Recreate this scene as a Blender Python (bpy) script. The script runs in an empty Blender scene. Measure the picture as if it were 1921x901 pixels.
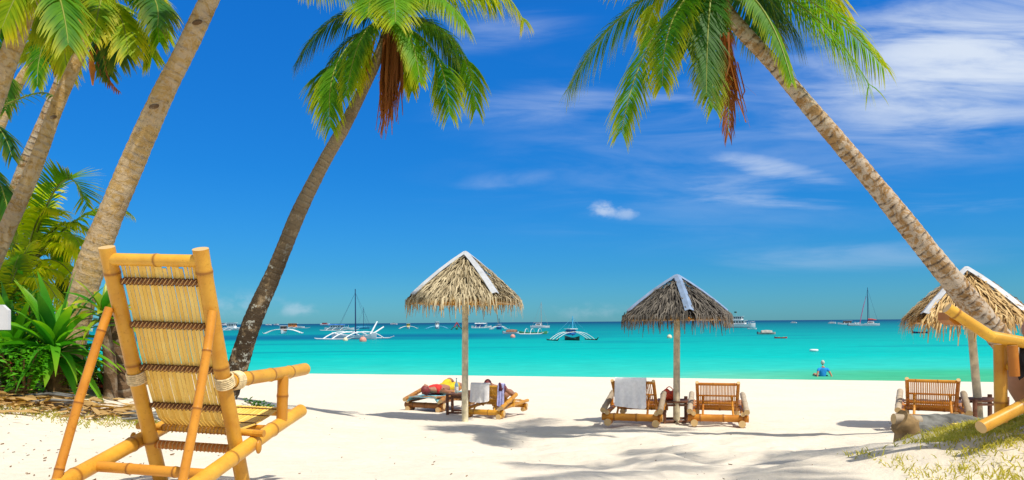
import bpy, bmesh, math, random
import numpy as np
from mathutils import Vector, Matrix, noise as mnoise

random.seed(7)
S = bpy.context.scene
COL = S.collection
PI = math.pi
R = math.radians

# ------------------------------------------------------------------ camera
F = 1350.0                       # focal length in pixels of the 1921 px wide photograph
W0, H0 = 1921.0, 901.0
ROLL = math.atan(10 / 1300.0)
CZ = 2.6                         # eye height above the sea (z = 0)
HORIZON = 604.8
cam_d = bpy.data.cameras.new('camera'); cam = bpy.data.objects.new('camera', cam_d); COL.objects.link(cam)
cam_d.sensor_width = 36.0
cam_d.lens = 36.0 * F / W0
cam_d.shift_y = (HORIZON - H0 / 2) / W0
cam_d.clip_start = 0.05; cam_d.clip_end = 60000
cr, sr = math.cos(ROLL), math.sin(ROLL)
cam.matrix_world = Matrix(((cr, sr, 0, 0), (0, 0, -1, 0), (-sr, cr, 0, CZ), (0, 0, 0, 1)))
S.camera = cam

# ------------------------------------------------------------------ light
SUN_TO = Vector((0.74, -0.67, 0)).normalized()
SUN_EL = R(60)
SUN_STRENGTH = 4.6
SKY_STRENGTH = 0.1
S.view_settings.view_transform = 'Standard'
S.view_settings.look = 'None'
S.view_settings.exposure = 0.12
S.view_settings.gamma = 1.0
S.view_settings.use_curve_mapping = False

sun_d = bpy.data.lights.new('sun', 'SUN'); sun = bpy.data.objects.new('sun', sun_d); COL.objects.link(sun)
sun_d.energy = SUN_STRENGTH; sun_d.angle = R(0.9); sun_d.color = (1.0, 0.93, 0.80)
to_sun = Vector((SUN_TO.x * math.cos(SUN_EL), SUN_TO.y * math.cos(SUN_EL), math.sin(SUN_EL)))
sun.rotation_euler = to_sun.to_track_quat('Z', 'Y').to_euler()
sun.location = (0, 0, 30)

world = bpy.data.worlds.new('World'); S.world = world; world.use_nodes = True
wt = world.node_tree; wt.nodes.clear()


def nd(tree, kind, **kw):
    n = tree.nodes.new(kind)
    for k, v in kw.items():
        setattr(n, k, v)
    return n


def mth(tree, op, a, b=None, clamp=False):
    n = tree.nodes.new('ShaderNodeMath'); n.operation = op; n.use_clamp = clamp
    for i, v in enumerate((a, b)):
        if v is None: continue
        if isinstance(v, (int, float)): n.inputs[i].default_value = v
        else: tree.links.new(v, n.inputs[i])
    return n.outputs[0]


def mixc(tree, fac, a, b, blend='MIX'):
    n = tree.nodes.new('ShaderNodeMixRGB'); n.blend_type = blend
    for i, v in enumerate((fac, a, b)):
        if isinstance(v, (int, float)): n.inputs[i].default_value = v
        elif isinstance(v, tuple): n.inputs[i].default_value = (*v[:3], 1)
        else: tree.links.new(v, n.inputs[i])
    return n.outputs[0]


def ramp(tree, fac, stops, interp='LINEAR'):
    n = tree.nodes.new('ShaderNodeValToRGB'); n.color_ramp.interpolation = interp
    el = n.color_ramp.elements
    while len(el) < len(stops): el.new(0.5)
    for e, (p, c) in zip(el, stops):
        e.position = p
        e.color = (*c, 1) if isinstance(c, tuple) else (c, c, c, 1)
    if fac is not None: tree.links.new(fac, n.inputs[0])
    return n.outputs[0]


def mrange(tree, v, a, b, c=0.0, d=1.0, smooth=True):
    n = tree.nodes.new('ShaderNodeMapRange'); n.interpolation_type = 'SMOOTHSTEP' if smooth else 'LINEAR'
    n.clamp = True
    tree.links.new(v, n.inputs[0])
    for i, x in zip((1, 2, 3, 4), (a, b, c, d)): n.inputs[i].default_value = x
    return n.outputs[0]


def build_sky():
    t = wt
    sky = nd(t, 'ShaderNodeTexSky', sky_type='NISHITA', sun_disc=False)
    sky.sun_elevation = SUN_EL
    sky.sun_rotation = math.atan2(SUN_TO.x, SUN_TO.y)
    sky.air_density = 1.0; sky.dust_density = 0.3; sky.ozone_density = 3.0
    # a deep tropical, polarised blue: the sky's own colour made more saturated
    tc = nd(t, 'ShaderNodeTexCoord')
    sep = nd(t, 'ShaderNodeSeparateXYZ'); t.links.new(tc.outputs['Generated'], sep.inputs[0])
    x, y, z = sep.outputs
    tint = ramp(t, mth(t, 'MAXIMUM', z, 0.0), [(0.0, (0.21, 0.63, 0.98)), (0.07, (0.12, 0.56, 1.0)), (0.2, (0.07, 0.61, 1.2)), (0.40, (0.06, 0.74, 1.55)),
                                               (0.6, (0.55, 0.75, 1.0)), (1.0, (1.0, 0.95, 0.9))])
    col = mixc(t, 1.0, sky.outputs[0], tint, 'MULTIPLY')
    # clouds, laid out by true direction: a = x/y, b = z/y in front of the beach
    yy = mth(t, 'MAXIMUM', y, 0.02)
    a = mth(t, 'DIVIDE', x, yy); b = mth(t, 'DIVIDE', z, yy)
    cmb = nd(t, 'ShaderNodeCombineXYZ'); t.links.new(a, cmb.inputs[0]); t.links.new(b, cmb.inputs[1])
    # wispy noise
    mp = nd(t, 'ShaderNodeMapping'); mp.inputs['Scale'].default_value = (2.4, 15.0, 1); mp.inputs['Rotation'].default_value = (0, 0, R(-7))
    t.links.new(cmb.outputs[0], mp.inputs[0])
    nz = nd(t, 'ShaderNodeTexNoise'); nz.inputs['Scale'].default_value = 1.5; nz.inputs['Detail'].default_value = 9
    nz.inputs['Roughness'].default_value = 0.60; nz.inputs['Distortion'].default_value = 0.55
    t.links.new(mp.outputs[0], nz.inputs['Vector'])
    mp2 = nd(t, 'ShaderNodeMapping'); mp2.inputs['Scale'].default_value = (20, 32, 1)
    t.links.new(cmb.outputs[0], mp2.inputs[0])
    nz2 = nd(t, 'ShaderNodeTexNoise'); nz2.inputs['Scale'].default_value = 1.0; nz2.inputs['Detail'].default_value = 7; nz2.inputs['Roughness'].default_value = 0.6
    t.links.new(mp2.outputs[0], nz2.inputs['Vector'])
    total = None
    blobs = [  # px, py, rx, ry, strength, lo, hi, tilt, fine
        (1830, 110, 560, 240, 0.95, 0.20, 0.66, 12, 0), (1600, 190, 330, 130, 0.50, 0.26, 0.74, 14, 0),
        (1900, 190, 330, 90, 0.62, 0.22, 0.66, 3, 0), (1450, 318, 300, 44, 0.62, 0.34, 0.70, -13, 0), (1420, 352, 330, 70, 0.34, 0.34, 0.72, -8, 0), (1450, 250, 800, 300, 0.19, 0.28, 0.72, 6, 0),
        (1480, 376, 300, 28, 0.6, 0.32, 0.70, -2, 0), (1060, 195, 330, 70, 0.34, 0.28, 0.72, 4, 0),
        (1250, 190, 320, 75, 0.4, 0.28, 0.72, 4, 0), (960, 338, 150, 36, 0.30, 0.28, 0.70, 6, 0),
        (1138, 392, 52, 27, 0.62, 0.36, 0.62, 0, 1), (1172, 400, 46, 20, 0.42, 0.36, 0.62, 0, 1), (1600, 482, 480, 44, 0.22, 0.26, 0.66, 2, 0),
        (1750, 380, 280, 36, 0.22, 0.30, 0.68, 0, 0), (455, 570, 120, 40, 0.26, 0.34, 0.66, 0, 1),
        (560, 580, 60, 24, 0.34, 0.34, 0.64, 0, 1), (1110, 585, 110, 26, 0.2, 0.34, 0.64, 0, 1), (920, 60, 240, 55, 0.28, 0.28, 0.70, 6, 0)]
    cs, sn = math.cos(ROLL), math.sin(ROLL)
    for px, py, rx, ry, st, lo, hi, tilt, fine in blobs:
        X, Y = px - W0 / 2, HORIZON - py
        ca, cb = (X * cs + Y * sn) / F, (-X * sn + Y * cs) / F
        m = nd(t, 'ShaderNodeMapping'); m.vector_type = 'TEXTURE'
        m.inputs['Location'].default_value = (ca, cb, 0); m.inputs['Rotation'].default_value = (0, 0, R(tilt))
        m.inputs['Scale'].default_value = (rx / F, ry / F, 1)
        t.links.new(cmb.outputs[0], m.inputs[0])
        ln = nd(t, 'ShaderNodeVectorMath', operation='LENGTH'); t.links.new(m.outputs[0], ln.inputs[0])
        fall = mrange(t, ln.outputs['Value'], 1.0, 0.15, 0.0, 1.0)
        nn = mth(t, 'ADD', nz2.outputs[0] if fine else nz.outputs[0], mth(t, 'MULTIPLY', mth(t, 'SUBTRACT', fall, 1.0), 0.16))
        v = mth(t, 'MULTIPLY', mth(t, 'MULTIPLY', mrange(t, nn, lo, hi), fall), st)
        total = v if total is None else mth(t, 'MAXIMUM', total, v)
    front = mrange(t, y, 0.05, 0.3)
    total = mth(t, 'MULTIPLY', total, front)
    col = mixc(t, total, col, (6.6, 7.4, 8.6))
    # unseen bright cloud sheet overhead and behind the camera, added as neutral fill light
    nz3 = nd(t, 'ShaderNodeTexNoise'); nz3.inputs['Scale'].default_value = 2.2; nz3.inputs['Detail'].default_value = 5
    t.links.new(tc.outputs['Generated'], nz3.inputs['Vector'])
    high = mth(t, 'MULTIPLY', mrange(t, z, 0.46, 0.72), mrange(t, nz3.outputs[0], 0.3, 0.6, 0.35, 0.8))
    back = mth(t, 'MULTIPLY', mrange(t, y, -0.05, -0.5), mrange(t, nz3.outputs[0], 0.3, 0.6, 0.3, 0.7))
    hb = mth(t, 'MAXIMUM', high, back)
    col = mixc(t, hb, col, (6.4, 6.2, 5.9))
    bg = nd(t, 'ShaderNodeBackground'); bg.inputs['Strength'].default_value = SKY_STRENGTH
    t.links.new(col, bg.inputs[0])
    out = nd(t, 'ShaderNodeOutputWorld'); t.links.new(bg.outputs[0], out.inputs[0])


build_sky()
S.cycles.max_bounces = 6; S.cycles.transparent_max_bounces = 6


# ------------------------------------------------------------------ picture geometry helpers
def ray(px, py):
    """world direction (y = 1) of a pixel of the photograph"""
    X, Y = px - W0 / 2, HORIZON - py
    return Vector(((X * cr + Y * sr) / F, 1.0, (-X * sr + Y * cr) / F))


def at(px, py, D):
    v = ray(px, py) * D
    return Vector((v.x, v.y, v.z + CZ))


# ------------------------------------------------------------------ terrain height
YS = [-30, 2.0, 3.0, 3.65, 5, 7, 10, 15, 22, 27.0, 28.2, 32, 40, 70]
ZS = [-0.72, -0.76, -0.79, -0.835, -1.02, -1.25, -1.50, -1.76, -1.96, -2.06, -2.10, -2.72, -3.3, -4.2]


def ground_base(x, y):
    x = np.asarray(x, float); y = np.asarray(y, float)
    # smooth profile
    z = np.zeros_like(x + y)
    for o, w in ((-0.5, .25), (0, .5), (0.5, .25)):
        k = np.where(y > 20, o * 0.6, o)
        z = z + w * np.interp(y + k, YS, ZS)
    tl = np.clip((y - 10) / 16, 0, 1)
    z = z - 0.02 * np.clip(x, -60, 60) * tl * np.clip((36 - y) / 6, 0, 1)
    z = z + 0.86 * np.exp(-((np.minimum(x + 6.0, 0) / 9) ** 2 + (np.maximum(x + 6.0, 0) / 2.2) ** 2 + ((y - 8.5) / 2.8) ** 2) / 2)
    z = z + 0.34 * np.exp(-((np.maximum(x - 3.4, 0) / 2.2) ** 2 + (np.minimum(x - 3.4, 0) / 0.95) ** 2 + ((y - 4.1) / 0.85) ** 2) / 2)
    z = z + 0.16 * np.exp(-(((x - 6.3) / 1.2) ** 2 + ((y - 8.0) / 1.2) ** 2) / 2)
    return z + CZ


NT = {}


def vnoise(x, y, seed):
    """smooth value noise, vectorised"""
    T = NT.get(seed)
    if T is None: T = NT[seed] = np.random.RandomState(seed).rand(256, 256)
    xi = np.floor(x).astype(int); yi = np.floor(y).astype(int)
    fx = x - xi; fy = y - yi
    fx = fx * fx * (3 - 2 * fx); fy = fy * fy * (3 - 2 * fy)
    g = lambda a, b: T[a % 256, b % 256]
    return ((g(xi, yi) * (1 - fx) + g(xi + 1, yi) * fx) * (1 - fy) + (g(xi, yi + 1) * (1 - fx) + g(xi + 1, yi + 1) * fx) * fy) - 0.5


def ground_np(x, y):
    x = np.asarray(x, float); y = np.asarray(y, float)
    z = ground_base(x, y)
    n = 0.10 * vnoise(x * 0.7, y * 0.7, 1) + 0.075 * vnoise(x * 1.9 + 9, y * 2.2, 2) + 0.045 * vnoise(x * 4.3, y * 4.6 + 3, 3) + 0.016 * vnoise(x * 10, y * 10, 4)
    # trodden sand right of the middle is lumpier, the raked sand by the chair smoother
    amp = 0.28 + 0.95 * np.exp(-(((x - 2.4) / 2.6) ** 2 + ((y - 6.3) / 3.2) ** 2)) + 0.5 * np.exp(-(((x - 2.6) / 0.9) ** 2 + ((y - 3.9) / 0.8) ** 2)) + 0.3 * np.exp(-(((x + 1) / 4) ** 2 + ((y - 10) / 3) ** 2))
    amp = amp * np.clip((30 - y) / 12, 0.12, 1)
    return z + n * amp


def G(x, y):
    return float(ground_np(np.array([x]), np.array([y]))[0])


def hit(px, py):
    """where a pixel's ray meets the sand"""
    d = ray(px, py); t = 1.5
    while t < 60:
        if d.z * t + CZ <= G(d.x * t, t): break
        t += 0.02
    return Vector((d.x * t, t, G(d.x * t, t)))


# ------------------------------------------------------------------ materials
MATS = {}


def mat(name):
    m = bpy.data.materials.new(name); m.use_nodes = True
    t = m.node_tree; t.nodes.clear()
    out = nd(t, 'ShaderNodeOutputMaterial'); p = nd(t, 'ShaderNodeBsdfPrincipled')
    t.links.new(p.outputs[0], out.inputs[0])
    MATS[name] = m
    return m, t, p, out


def noise_tex(t, scale, detail=4, rough=0.55, coord='Object', stretch=None, dist=0.0):
    tc = nd(t, 'ShaderNodeTexCoord')
    v = tc.outputs[coord]
    if stretch:
        mp = nd(t, 'ShaderNodeMapping'); mp.inputs['Scale'].default_value = stretch
        t.links.new(v, mp.inputs[0]); v = mp.outputs[0]
    n = nd(t, 'ShaderNodeTexNoise'); n.inputs['Scale'].default_value = scale; n.inputs['Detail'].default_value = detail
    n.inputs['Roughness'].default_value = rough; n.inputs['Distortion'].default_value = dist
    t.links.new(v, n.inputs['Vector'])
    return n.outputs[0]


def attr(t, name):
    a = nd(t, 'ShaderNodeAttribute'); a.attribute_name = name
    return a.outputs['Fac']


def bump(t, p, h, strength=0.3, dist=0.02):
    b = nd(t, 'ShaderNodeBump'); b.inputs['Strength'].default_value = strength; b.inputs['Distance'].default_value = dist
    t.links.new(h, b.inputs['Height']); t.links.new(b.outputs[0], p.inputs['Normal'])


def objrand(t):
    return nd(t, 'ShaderNodeObjectInfo').outputs['Random']


def simple(name, c, rough=0.5, var=0.12, scale=6.0, spec=0.4, bmp=0.0, metal=0.0):
    m, t, p, o = mat(name)
    n = noise_tex(t, scale, 5)
    d = tuple(x * (1 - var * 1.6) for x in c); l = tuple(min(1, x * (1 + var)) for x in c)
    t.links.new(ramp(t, n, [(0.3, d), (0.7, l)]), p.inputs['Base Color'])
    p.inputs['Roughness'].default_value = rough; p.inputs['Specular IOR Level'].default_value = spec; p.inputs['Metallic'].default_value = metal
    if bmp: bump(t, p, n, bmp, 0.01)
    return m


# sand
def m_sand():
    m, t, p, o = mat('sand')
    n1 = noise_tex(t, 0.9, 6); n2 = noise_tex(t, 14, 6, 0.65); n3 = noise_tex(t, 160, 3, 0.7)
    c = ramp(t, n1, [(0.3, (0.69, 0.62, 0.515)), (0.7, (0.76, 0.70, 0.61))])
    c = mixc(t, 0.35, c, ramp(t, n2, [(0.3, (0.58, 0.50, 0.385)), (0.62, (0.78, 0.72, 0.62))]))
    c = mixc(t, 0.25, c, ramp(t, n3, [(0.35, (0.45, 0.38, 0.28)), (0.6, (0.8, 0.75, 0.66))]))
    # yellow-brown humus under the planting on the left bank and thin turf on the right one
    g = nd(t, 'ShaderNodeNewGeometry'); sp = nd(t, 'ShaderNodeSeparateXYZ'); t.links.new(g.outputs['Position'], sp.inputs[0])
    soil = attr(t, 'soil')
    f = mth(t, 'MULTIPLY', soil, mrange(t, n2, 0.34, 0.6, 0.25, 1.0))
    c = mixc(t, f, c, ramp(t, n2, [(0.3, (0.20, 0.15, 0.06)), (0.7, (0.42, 0.33, 0.16))]))
    t.links.new(c, p.inputs['Base Color'])
    p.inputs['Roughness'].default_value = 0.95; p.inputs['Specular IOR Level'].default_value = 0.08
    h = mth(t, 'ADD', mth(t, 'MULTIPLY', n2, 1.0), mth(t, 'MULTIPLY', n3, 0.15))
    bump(t, p, h, 0.55, 0.03)
m_sand()


def m_sea():
    m, t, p, o = mat('sea')
    g = nd(t, 'ShaderNodeNewGeometry'); sp = nd(t, 'ShaderNodeSeparateXYZ'); t.links.new(g.outputs['Position'], sp.inputs[0])
    x, y, z = sp.outputs
    ly = mth(t, 'LOGARITHM', mth(t, 'MAXIMUM', y, 1.0), 10.0)          # 34 m = 1.53, 100 m = 2, 1 km = 3
    cmb = nd(t, 'ShaderNodeCombineXYZ')
    t.links.new(mth(t, 'DIVIDE', x, mth(t, 'MULTIPLY', mth(t, 'POWER', mth(t, 'MAXIMUM', y, 1.0), 0.8), 0.9)), cmb.inputs[0]); t.links.new(mth(t, 'MULTIPLY', ly, 9.0), cmb.inputs[1])
    n = nd(t, 'ShaderNodeTexNoise'); n.inputs['Scale'].default_value = 1.25; n.inputs['Detail'].default_value = 6; n.inputs['Roughness'].default_value = 0.55
    t.links.new(cmb.outputs[0], n.inputs['Vector'])
    # distance plus patchiness of the bottom
    s = mth(t, 'ADD', ly, mth(t, 'MULTIPLY', mth(t, 'SUBTRACT', n.outputs[0], 0.5), 0.16))
    s = mrange(t, s, 1.5, 3.7, 0, 1, smooth=False)
    c = ramp(t, s, [(0.0, (0.12, 0.50, 0.36)), (0.03, (0.03, 0.48, 0.40)), (0.10, (0.0, 0.42, 0.385)), (0.18, (0.0, 0.36, 0.345)), (0.28, (0.0, 0.28, 0.295)),
                    (0.40, (0.0, 0.20, 0.24)), (0.54, (0.0, 0.135, 0.195)), (0.7, (0.0, 0.075, 0.155)), (0.9, (0.003, 0.045, 0.125))])
    # sea-grass bed off the left: a broad dark band
    band = mth(t, 'MULTIPLY', mrange(t, ly, 2.02, 2.10), mrange(t, ly, 2.30, 2.17))
    left = mrange(t, mth(t, 'DIVIDE', x, mth(t, 'MAXIMUM', y, 1.0)), 0.22, -0.12)
    c = mixc(t, mth(t, 'MULTIPLY', mth(t, 'MULTIPLY', band, left), mrange(t, n.outputs[0], 0.3, 0.5, 0.55, 0.85)), c, (0.0, 0.085, 0.20))
    # thin darker streaks on the right
    n2 = nd(t, 'ShaderNodeTexNoise'); n2.inputs['Scale'].default_value = 1.0; n2.inputs['Detail'].default_value = 3
    mp = nd(t, 'ShaderNodeMapping'); mp.inputs['Scale'].default_value = (0.9, 2.6, 1); mp.inputs['Location'].default_value = (3.3, 1.7, 0)
    t.links.new(cmb.outputs[0], mp.inputs[0]); t.links.new(mp.outputs[0], n2.inputs['Vector'])
    st = mth(t, 'MULTIPLY', mrange(t, n2.outputs[0], 0.52, 0.68), mth(t, 'MULTIPLY', mrange(t, ly, 1.72, 1.85), mrange(t, ly, 2.7, 2.3)))
    c = mixc(t, mth(t, 'MULTIPLY', st, 0.6), c, (0.0, 0.17, 0.25))
    # green shallows at the right end of the beach
    gr = mth(t, 'MULTIPLY', mrange(t, mth(t, 'DIVIDE', x, mth(t, 'MAXIMUM', y, 1.0)), 0.2, 0.55), mrange(t, ly, 1.60, 1.54))
    c = mixc(t, mth(t, 'MULTIPLY', gr, 0.75), c, (0.03, 0.36, 0.15))
    # ripples
    w1 = nd(t, 'ShaderNodeTexNoise'); w1.inputs['Scale'].default_value = 1.0; w1.inputs['Detail'].default_value = 5; w1.inputs['Roughness'].default_value = 0.65
    mp3 = nd(t, 'ShaderNodeMapping'); mp3.inputs['Scale'].default_value = (0.55, 1.5, 1); t.links.new(g.outputs['Position'], mp3.inputs[0]); t.links.new(mp3.outputs[0], w1.inputs['Vector'])
    c = mixc(t, 0.5, c, mixc(t, 1.0, c, ramp(t, w1.outputs[0], [(0.3, 0.72), (0.72, 1.25)]), 'MULTIPLY'))
    b = nd(t, 'ShaderNodeBump'); b.inputs['Strength'].default_value = 0.5; b.inputs['Distance'].default_value = 0.12
    t.links.new(w1.outputs[0], b.inputs['Height'])
    df = nd(t, 'ShaderNodeBsdfDiffuse'); t.links.new(c, df.inputs[0])
    gl = nd(t, 'ShaderNodeBsdfGlossy'); gl.inputs['Roughness'].default_value = 0.22; gl.inputs[0].default_value = (0.8, 0.9, 1, 1)
    t.links.new(b.outputs[0], gl.inputs['Normal']); t.links.new(b.outputs[0], df.inputs['Normal'])
    mx = nd(t, 'ShaderNodeMixShader'); mx.inputs[0].default_value = 0.09
    t.links.new(df.outputs[0], mx.inputs[1]); t.links.new(gl.outputs[0], mx.inputs[2]); t.links.new(mx.outputs[0], o.inputs[0])
m_sea()


def m_bamboo(name, c_lo, c_hi, c_node, rough=0.38, green=0.0):
    m, t, p, o = mat(name)
    n = noise_tex(t, 7, 5, 0.6, stretch=(1, 1, 1)); n2 = noise_tex(t, 60, 4, 0.6)
    fac = mth(t, 'ADD', mth(t, 'MULTIPLY', n, 0.75), mth(t, 'MULTIPLY', mth(t, 'SUBTRACT', objrand(t), 0.5), 0.35))
    c = ramp(t, fac, [(0.2, c_lo), (0.62, c_hi)])
    c = mixc(t, mrange(t, n2, 0.58, 0.75, 0, 0.45), c, tuple(x * 0.55 for x in c_lo))
    a = attr(t, 'node')
    c = mixc(t, mrange(t, a, 0.15, 1.0, 0, 0.8), c, c_node)
    e = attr(t, 'cut')
    c = mixc(t, e, c, (0.62, 0.43, 0.2))
    t.links.new(c, p.inputs['Base Color'])
    p.inputs['Roughness'].default_value = rough; p.inputs['Specular IOR Level'].default_value = 0.35
    bump(t, p, n2, 0.12, 0.004)
m_bamboo('bamboo_honey', (0.50, 0.215, 0.02), (0.74, 0.42, 0.05), (0.22, 0.075, 0.010))
m_bamboo('bamboo_orange', (0.42, 0.14, 0.012), (0.64, 0.29, 0.03), (0.16, 0.05, 0.008))
m_bamboo('bamboo_slat', (0.78, 0.49, 0.08), (0.90, 0.66, 0.18), (0.4, 0.2, 0.05), rough=0.5)
m_bamboo('bamboo_bleached', (0.32, 0.25, 0.17), (0.50, 0.42, 0.32), (0.22, 0.16, 0.1), rough=0.7)
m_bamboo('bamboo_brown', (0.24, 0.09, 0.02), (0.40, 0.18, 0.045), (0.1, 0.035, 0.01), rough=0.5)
simple('lashing_dark', (0.17, 0.065, 0.02), 0.6, 0.4, 40)
simple('lashing_tan', (0.55, 0.33, 0.12), 0.6, 0.3, 40)
simple('rope_cream', (0.72, 0.58, 0.33), 0.8, 0.25, 60, bmp=0.3)


def m_thatch(name, a, b, tip):
    m, t, p, o = mat(name)
    n = noise_tex(t, 9, 6, 0.7); r = attr(t, 'rnd')
    c = ramp(t, mth(t, 'ADD', mth(t, 'MULTIPLY', n, 0.35), mth(t, 'MULTIPLY', r, 0.65)), [(0.12, a), (0.8, b)])
    c = mixc(t, mrange(t, attr(t, 'tip'), 0.6, 1.0, 0, 0.75), c, tip)
    t.links.new(c, p.inputs['Base Color']); p.inputs['Roughness'].default_value = 0.9; p.inputs['Specular IOR Level'].default_value = 0.1
m_thatch('thatch_straw', (0.14, 0.105, 0.055), (0.60, 0.51, 0.34), (0.50, 0.33, 0.11))
m_thatch('thatch_grey', (0.034, 0.031, 0.03), (0.20, 0.18, 0.155), (0.24, 0.16, 0.08))
m_thatch('thatch_golden', (0.30, 0.17, 0.06), (0.72, 0.52, 0.26), (0.62, 0.38, 0.12))
simple('zinc_white', (0.50, 0.53, 0.58), 0.45, 0.12, 8, 0.5)
simple('zinc_blue', (0.22, 0.31, 0.47), 0.42, 0.18, 8, 0.5)
simple('wood_pale', (0.70, 0.62, 0.42), 0.75, 0.25, 9, bmp=0.2)
simple('wood_table', (0.20, 0.085, 0.045), 0.65, 0.35, 12, bmp=0.2)
simple('wood_grey', (0.185, 0.185, 0.175), 0.9, 0.45, 7, 0.1, bmp=0.6)
simple('wood_tan', (0.30, 0.20, 0.095), 0.85, 0.35, 9, 0.1, bmp=0.5)
simple('concrete', (0.22, 0.23, 0.25), 0.9, 0.25, 9, 0.1, bmp=0.3)


def m_trunk(name, dark, mid, light, lich=0.0, band=0.0, ringy=0.4):
    m, t, p, o = mat(name)
    tv = attr(t, 'tv')
    n = noise_tex(t, 3.2, 6, 0.62); n2 = noise_tex(t, 22, 6, 0.7); n3 = noise_tex(t, 1.3, 5, 0.6, dist=0.6); n6 = noise_tex(t, 6.5, 5, 0.65)
    ph = mth(t, 'ADD', mth(t, 'MULTIPLY', tv, 1 / 0.085), mth(t, 'ADD', mth(t, 'MULTIPLY', n, 1.1), mth(t, 'MULTIPLY', n2, 0.5)))
    ring = mth(t, 'FRACT', ph)
    c = ramp(t, mth(t, 'ADD', mth(t, 'MULTIPLY', n, 0.6), mth(t, 'MULTIPLY', n2, 0.4)), [(0.3, mid), (0.66, light)])
    c = mixc(t, mrange(t, n3, 0.46, 0.7, 0, 0.75), c, tuple((a + b) / 2 for a, b in zip(dark, mid)))
    line = mrange(t, mth(t, 'ABSOLUTE', mth(t, 'SUBTRACT', ring, 0.5)), 0.30, 0.5, 0, 1)
    c = mixc(t, mth(t, 'MULTIPLY', line, mrange(t, n6, 0.36, 0.62, 0, ringy)), c, dark)
    c = mixc(t, mrange(t, n2, 0.55, 0.68, 0, 0.6), c, dark)
    c = mixc(t, mth(t, 'MULTIPLY', mrange(t, ring, 0.55, 0.95), mrange(t, n6, 0.45, 0.6, 0, 0.35)), c, (0.55, 0.48, 0.36))
    if lich:
        n4 = noise_tex(t, 11, 5, 0.7)
        c = mixc(t, mth(t, 'MULTIPLY', mrange(t, n6, 0.30, 0.48), mrange(t, tv, 4.2, 1.0, 0.1, 0.95)), c, (0.035, 0.024, 0.016))
        c = mixc(t, mth(t, 'MULTIPLY', mrange(t, n4, 0.57, 0.62), mrange(t, tv, 3.4, 1.2, 0.15, lich)), c, (0.42, 0.43, 0.38))
    if band:   # bleached, flaking bark with dark cracks
        n5 = noise_tex(t, 7.5, 7, 0.75, dist=1.2)
        c = mixc(t, mth(t, 'MULTIPLY', mrange(t, n5, 0.44, 0.54), band), c, (0.62, 0.57, 0.49))
        crk = mth(t, 'MULTIPLY', mrange(t, ring, 0.60, 0.95), mrange(t, n6, 0.42, 0.60, 0, min(0.9, band * band * 2.8)))
        c = mixc(t, crk, c, (0.06, 0.035, 0.025))
    t.links.new(c, p.inputs['Base Color']); p.inputs['Roughness'].default_value = 0.92; p.inputs['Specular IOR Level'].default_value = 0.08
    h = mth(t, 'ADD', mth(t, 'MULTIPLY', ring, 0.5), mth(t, 'ADD', mth(t, 'MULTIPLY', n2, 0.8), n6))
    bump(t, p, h, 0.8, 0.02)
m_trunk('trunk_tan', (0.07, 0.038, 0.016), (0.34, 0.20, 0.065), (0.56, 0.39, 0.16), band=0.28, ringy=0.42)
m_trunk('trunk_grey', (0.055, 0.035, 0.02), (0.27, 0.19, 0.10), (0.40, 0.31, 0.20), lich=0.85)
m_trunk('trunk_flaky', (0.045, 0.026, 0.015), (0.29, 0.155, 0.055), (0.42, 0.27, 0.13), band=0.55, ringy=0.5)
m_trunk('trunk_stump', (0.03, 0.018, 0.01), (0.10, 0.06, 0.03), (0.18, 0.11, 0.06))


def m_leaf(name, a, b, tipc, trans=0.42, rough=0.5, tr_gain=1.6):
    m, t, p, o = mat(name)
    n = noise_tex(t, 4, 3)
    f = mth(t, 'ADD', mth(t, 'MULTIPLY', n, 0.5), mth(t, 'ADD', mth(t, 'MULTIPLY', objrand(t), 0.35), mth(t, 'MULTIPLY', attr(t, 'rnd'), 0.3)))
    c = ramp(t, f, [(0.25, a), (0.8, b)])
    c = mixc(t, mrange(t, attr(t, 'tip'), 0.45, 1.0, 0, 0.75), c, tipc)
    t.links.new(c, p.inputs['Base Color']); p.inputs['Roughness'].default_value = rough; p.inputs['Specular IOR Level'].default_value = 0.14
    tr = nd(t, 'ShaderNodeBsdfTranslucent')
    t.links.new(mixc(t, 1.0, c, (1.25 * tr_gain, 1.1 * tr_gain, 0.4), 'MULTIPLY'), tr.inputs[0])
    mx = nd(t, 'ShaderNodeMixShader'); mx.inputs[0].default_value = trans
    t.links.new(p.outputs[0], mx.inputs[1]); t.links.new(tr.outputs[0], mx.inputs[2]); t.links.new(mx.outputs[0], o.inputs[0])
m_leaf('frond_green', (0.020, 0.13, 0.006), (0.13, 0.32, 0.008), (0.42, 0.42, 0.012))
m_leaf('frond_yellow', (0.10, 0.24, 0.006), (0.34, 0.42, 0.010), (0.52, 0.43, 0.015))
m_leaf('frond_lime', (0.20, 0.36, 0.006), (0.48, 0.58, 0.012), (0.62, 0.56, 0.02), 0.6)
m_leaf('frond_dark', (0.012, 0.075, 0.016), (0.05, 0.17, 0.020), (0.20, 0.22, 0.02))
m_leaf('frond_dead', (0.15, 0.05, 0.018), (0.34, 0.125, 0.036), (0.20, 0.065, 0.03), 0.3)
m_leaf('lily_green', (0.010, 0.12, 0.010), (0.05, 0.28, 0.016), (0.10, 0.30, 0.02), 0.35, 0.35)
m_leaf('lily_bright', (0.03, 0.22, 0.012), (0.12, 0.40, 0.02), (0.25, 0.42, 0.02), 0.4, 0.35)
m_leaf('croton_leaf', (0.03, 0.15, 0.012), (0.24, 0.36, 0.02), (0.5, 0.45, 0.03), 0.3, 0.3)
m_leaf('shrub_leaf', (0.012, 0.06, 0.010), (0.06, 0.17, 0.014), (0.09, 0.2, 0.02), 0.3)
m_leaf('red_leaf', (0.11, 0.018, 0.012), (0.26, 0.05, 0.02), (0.3, 0.08, 0.02), 0.25)
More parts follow.
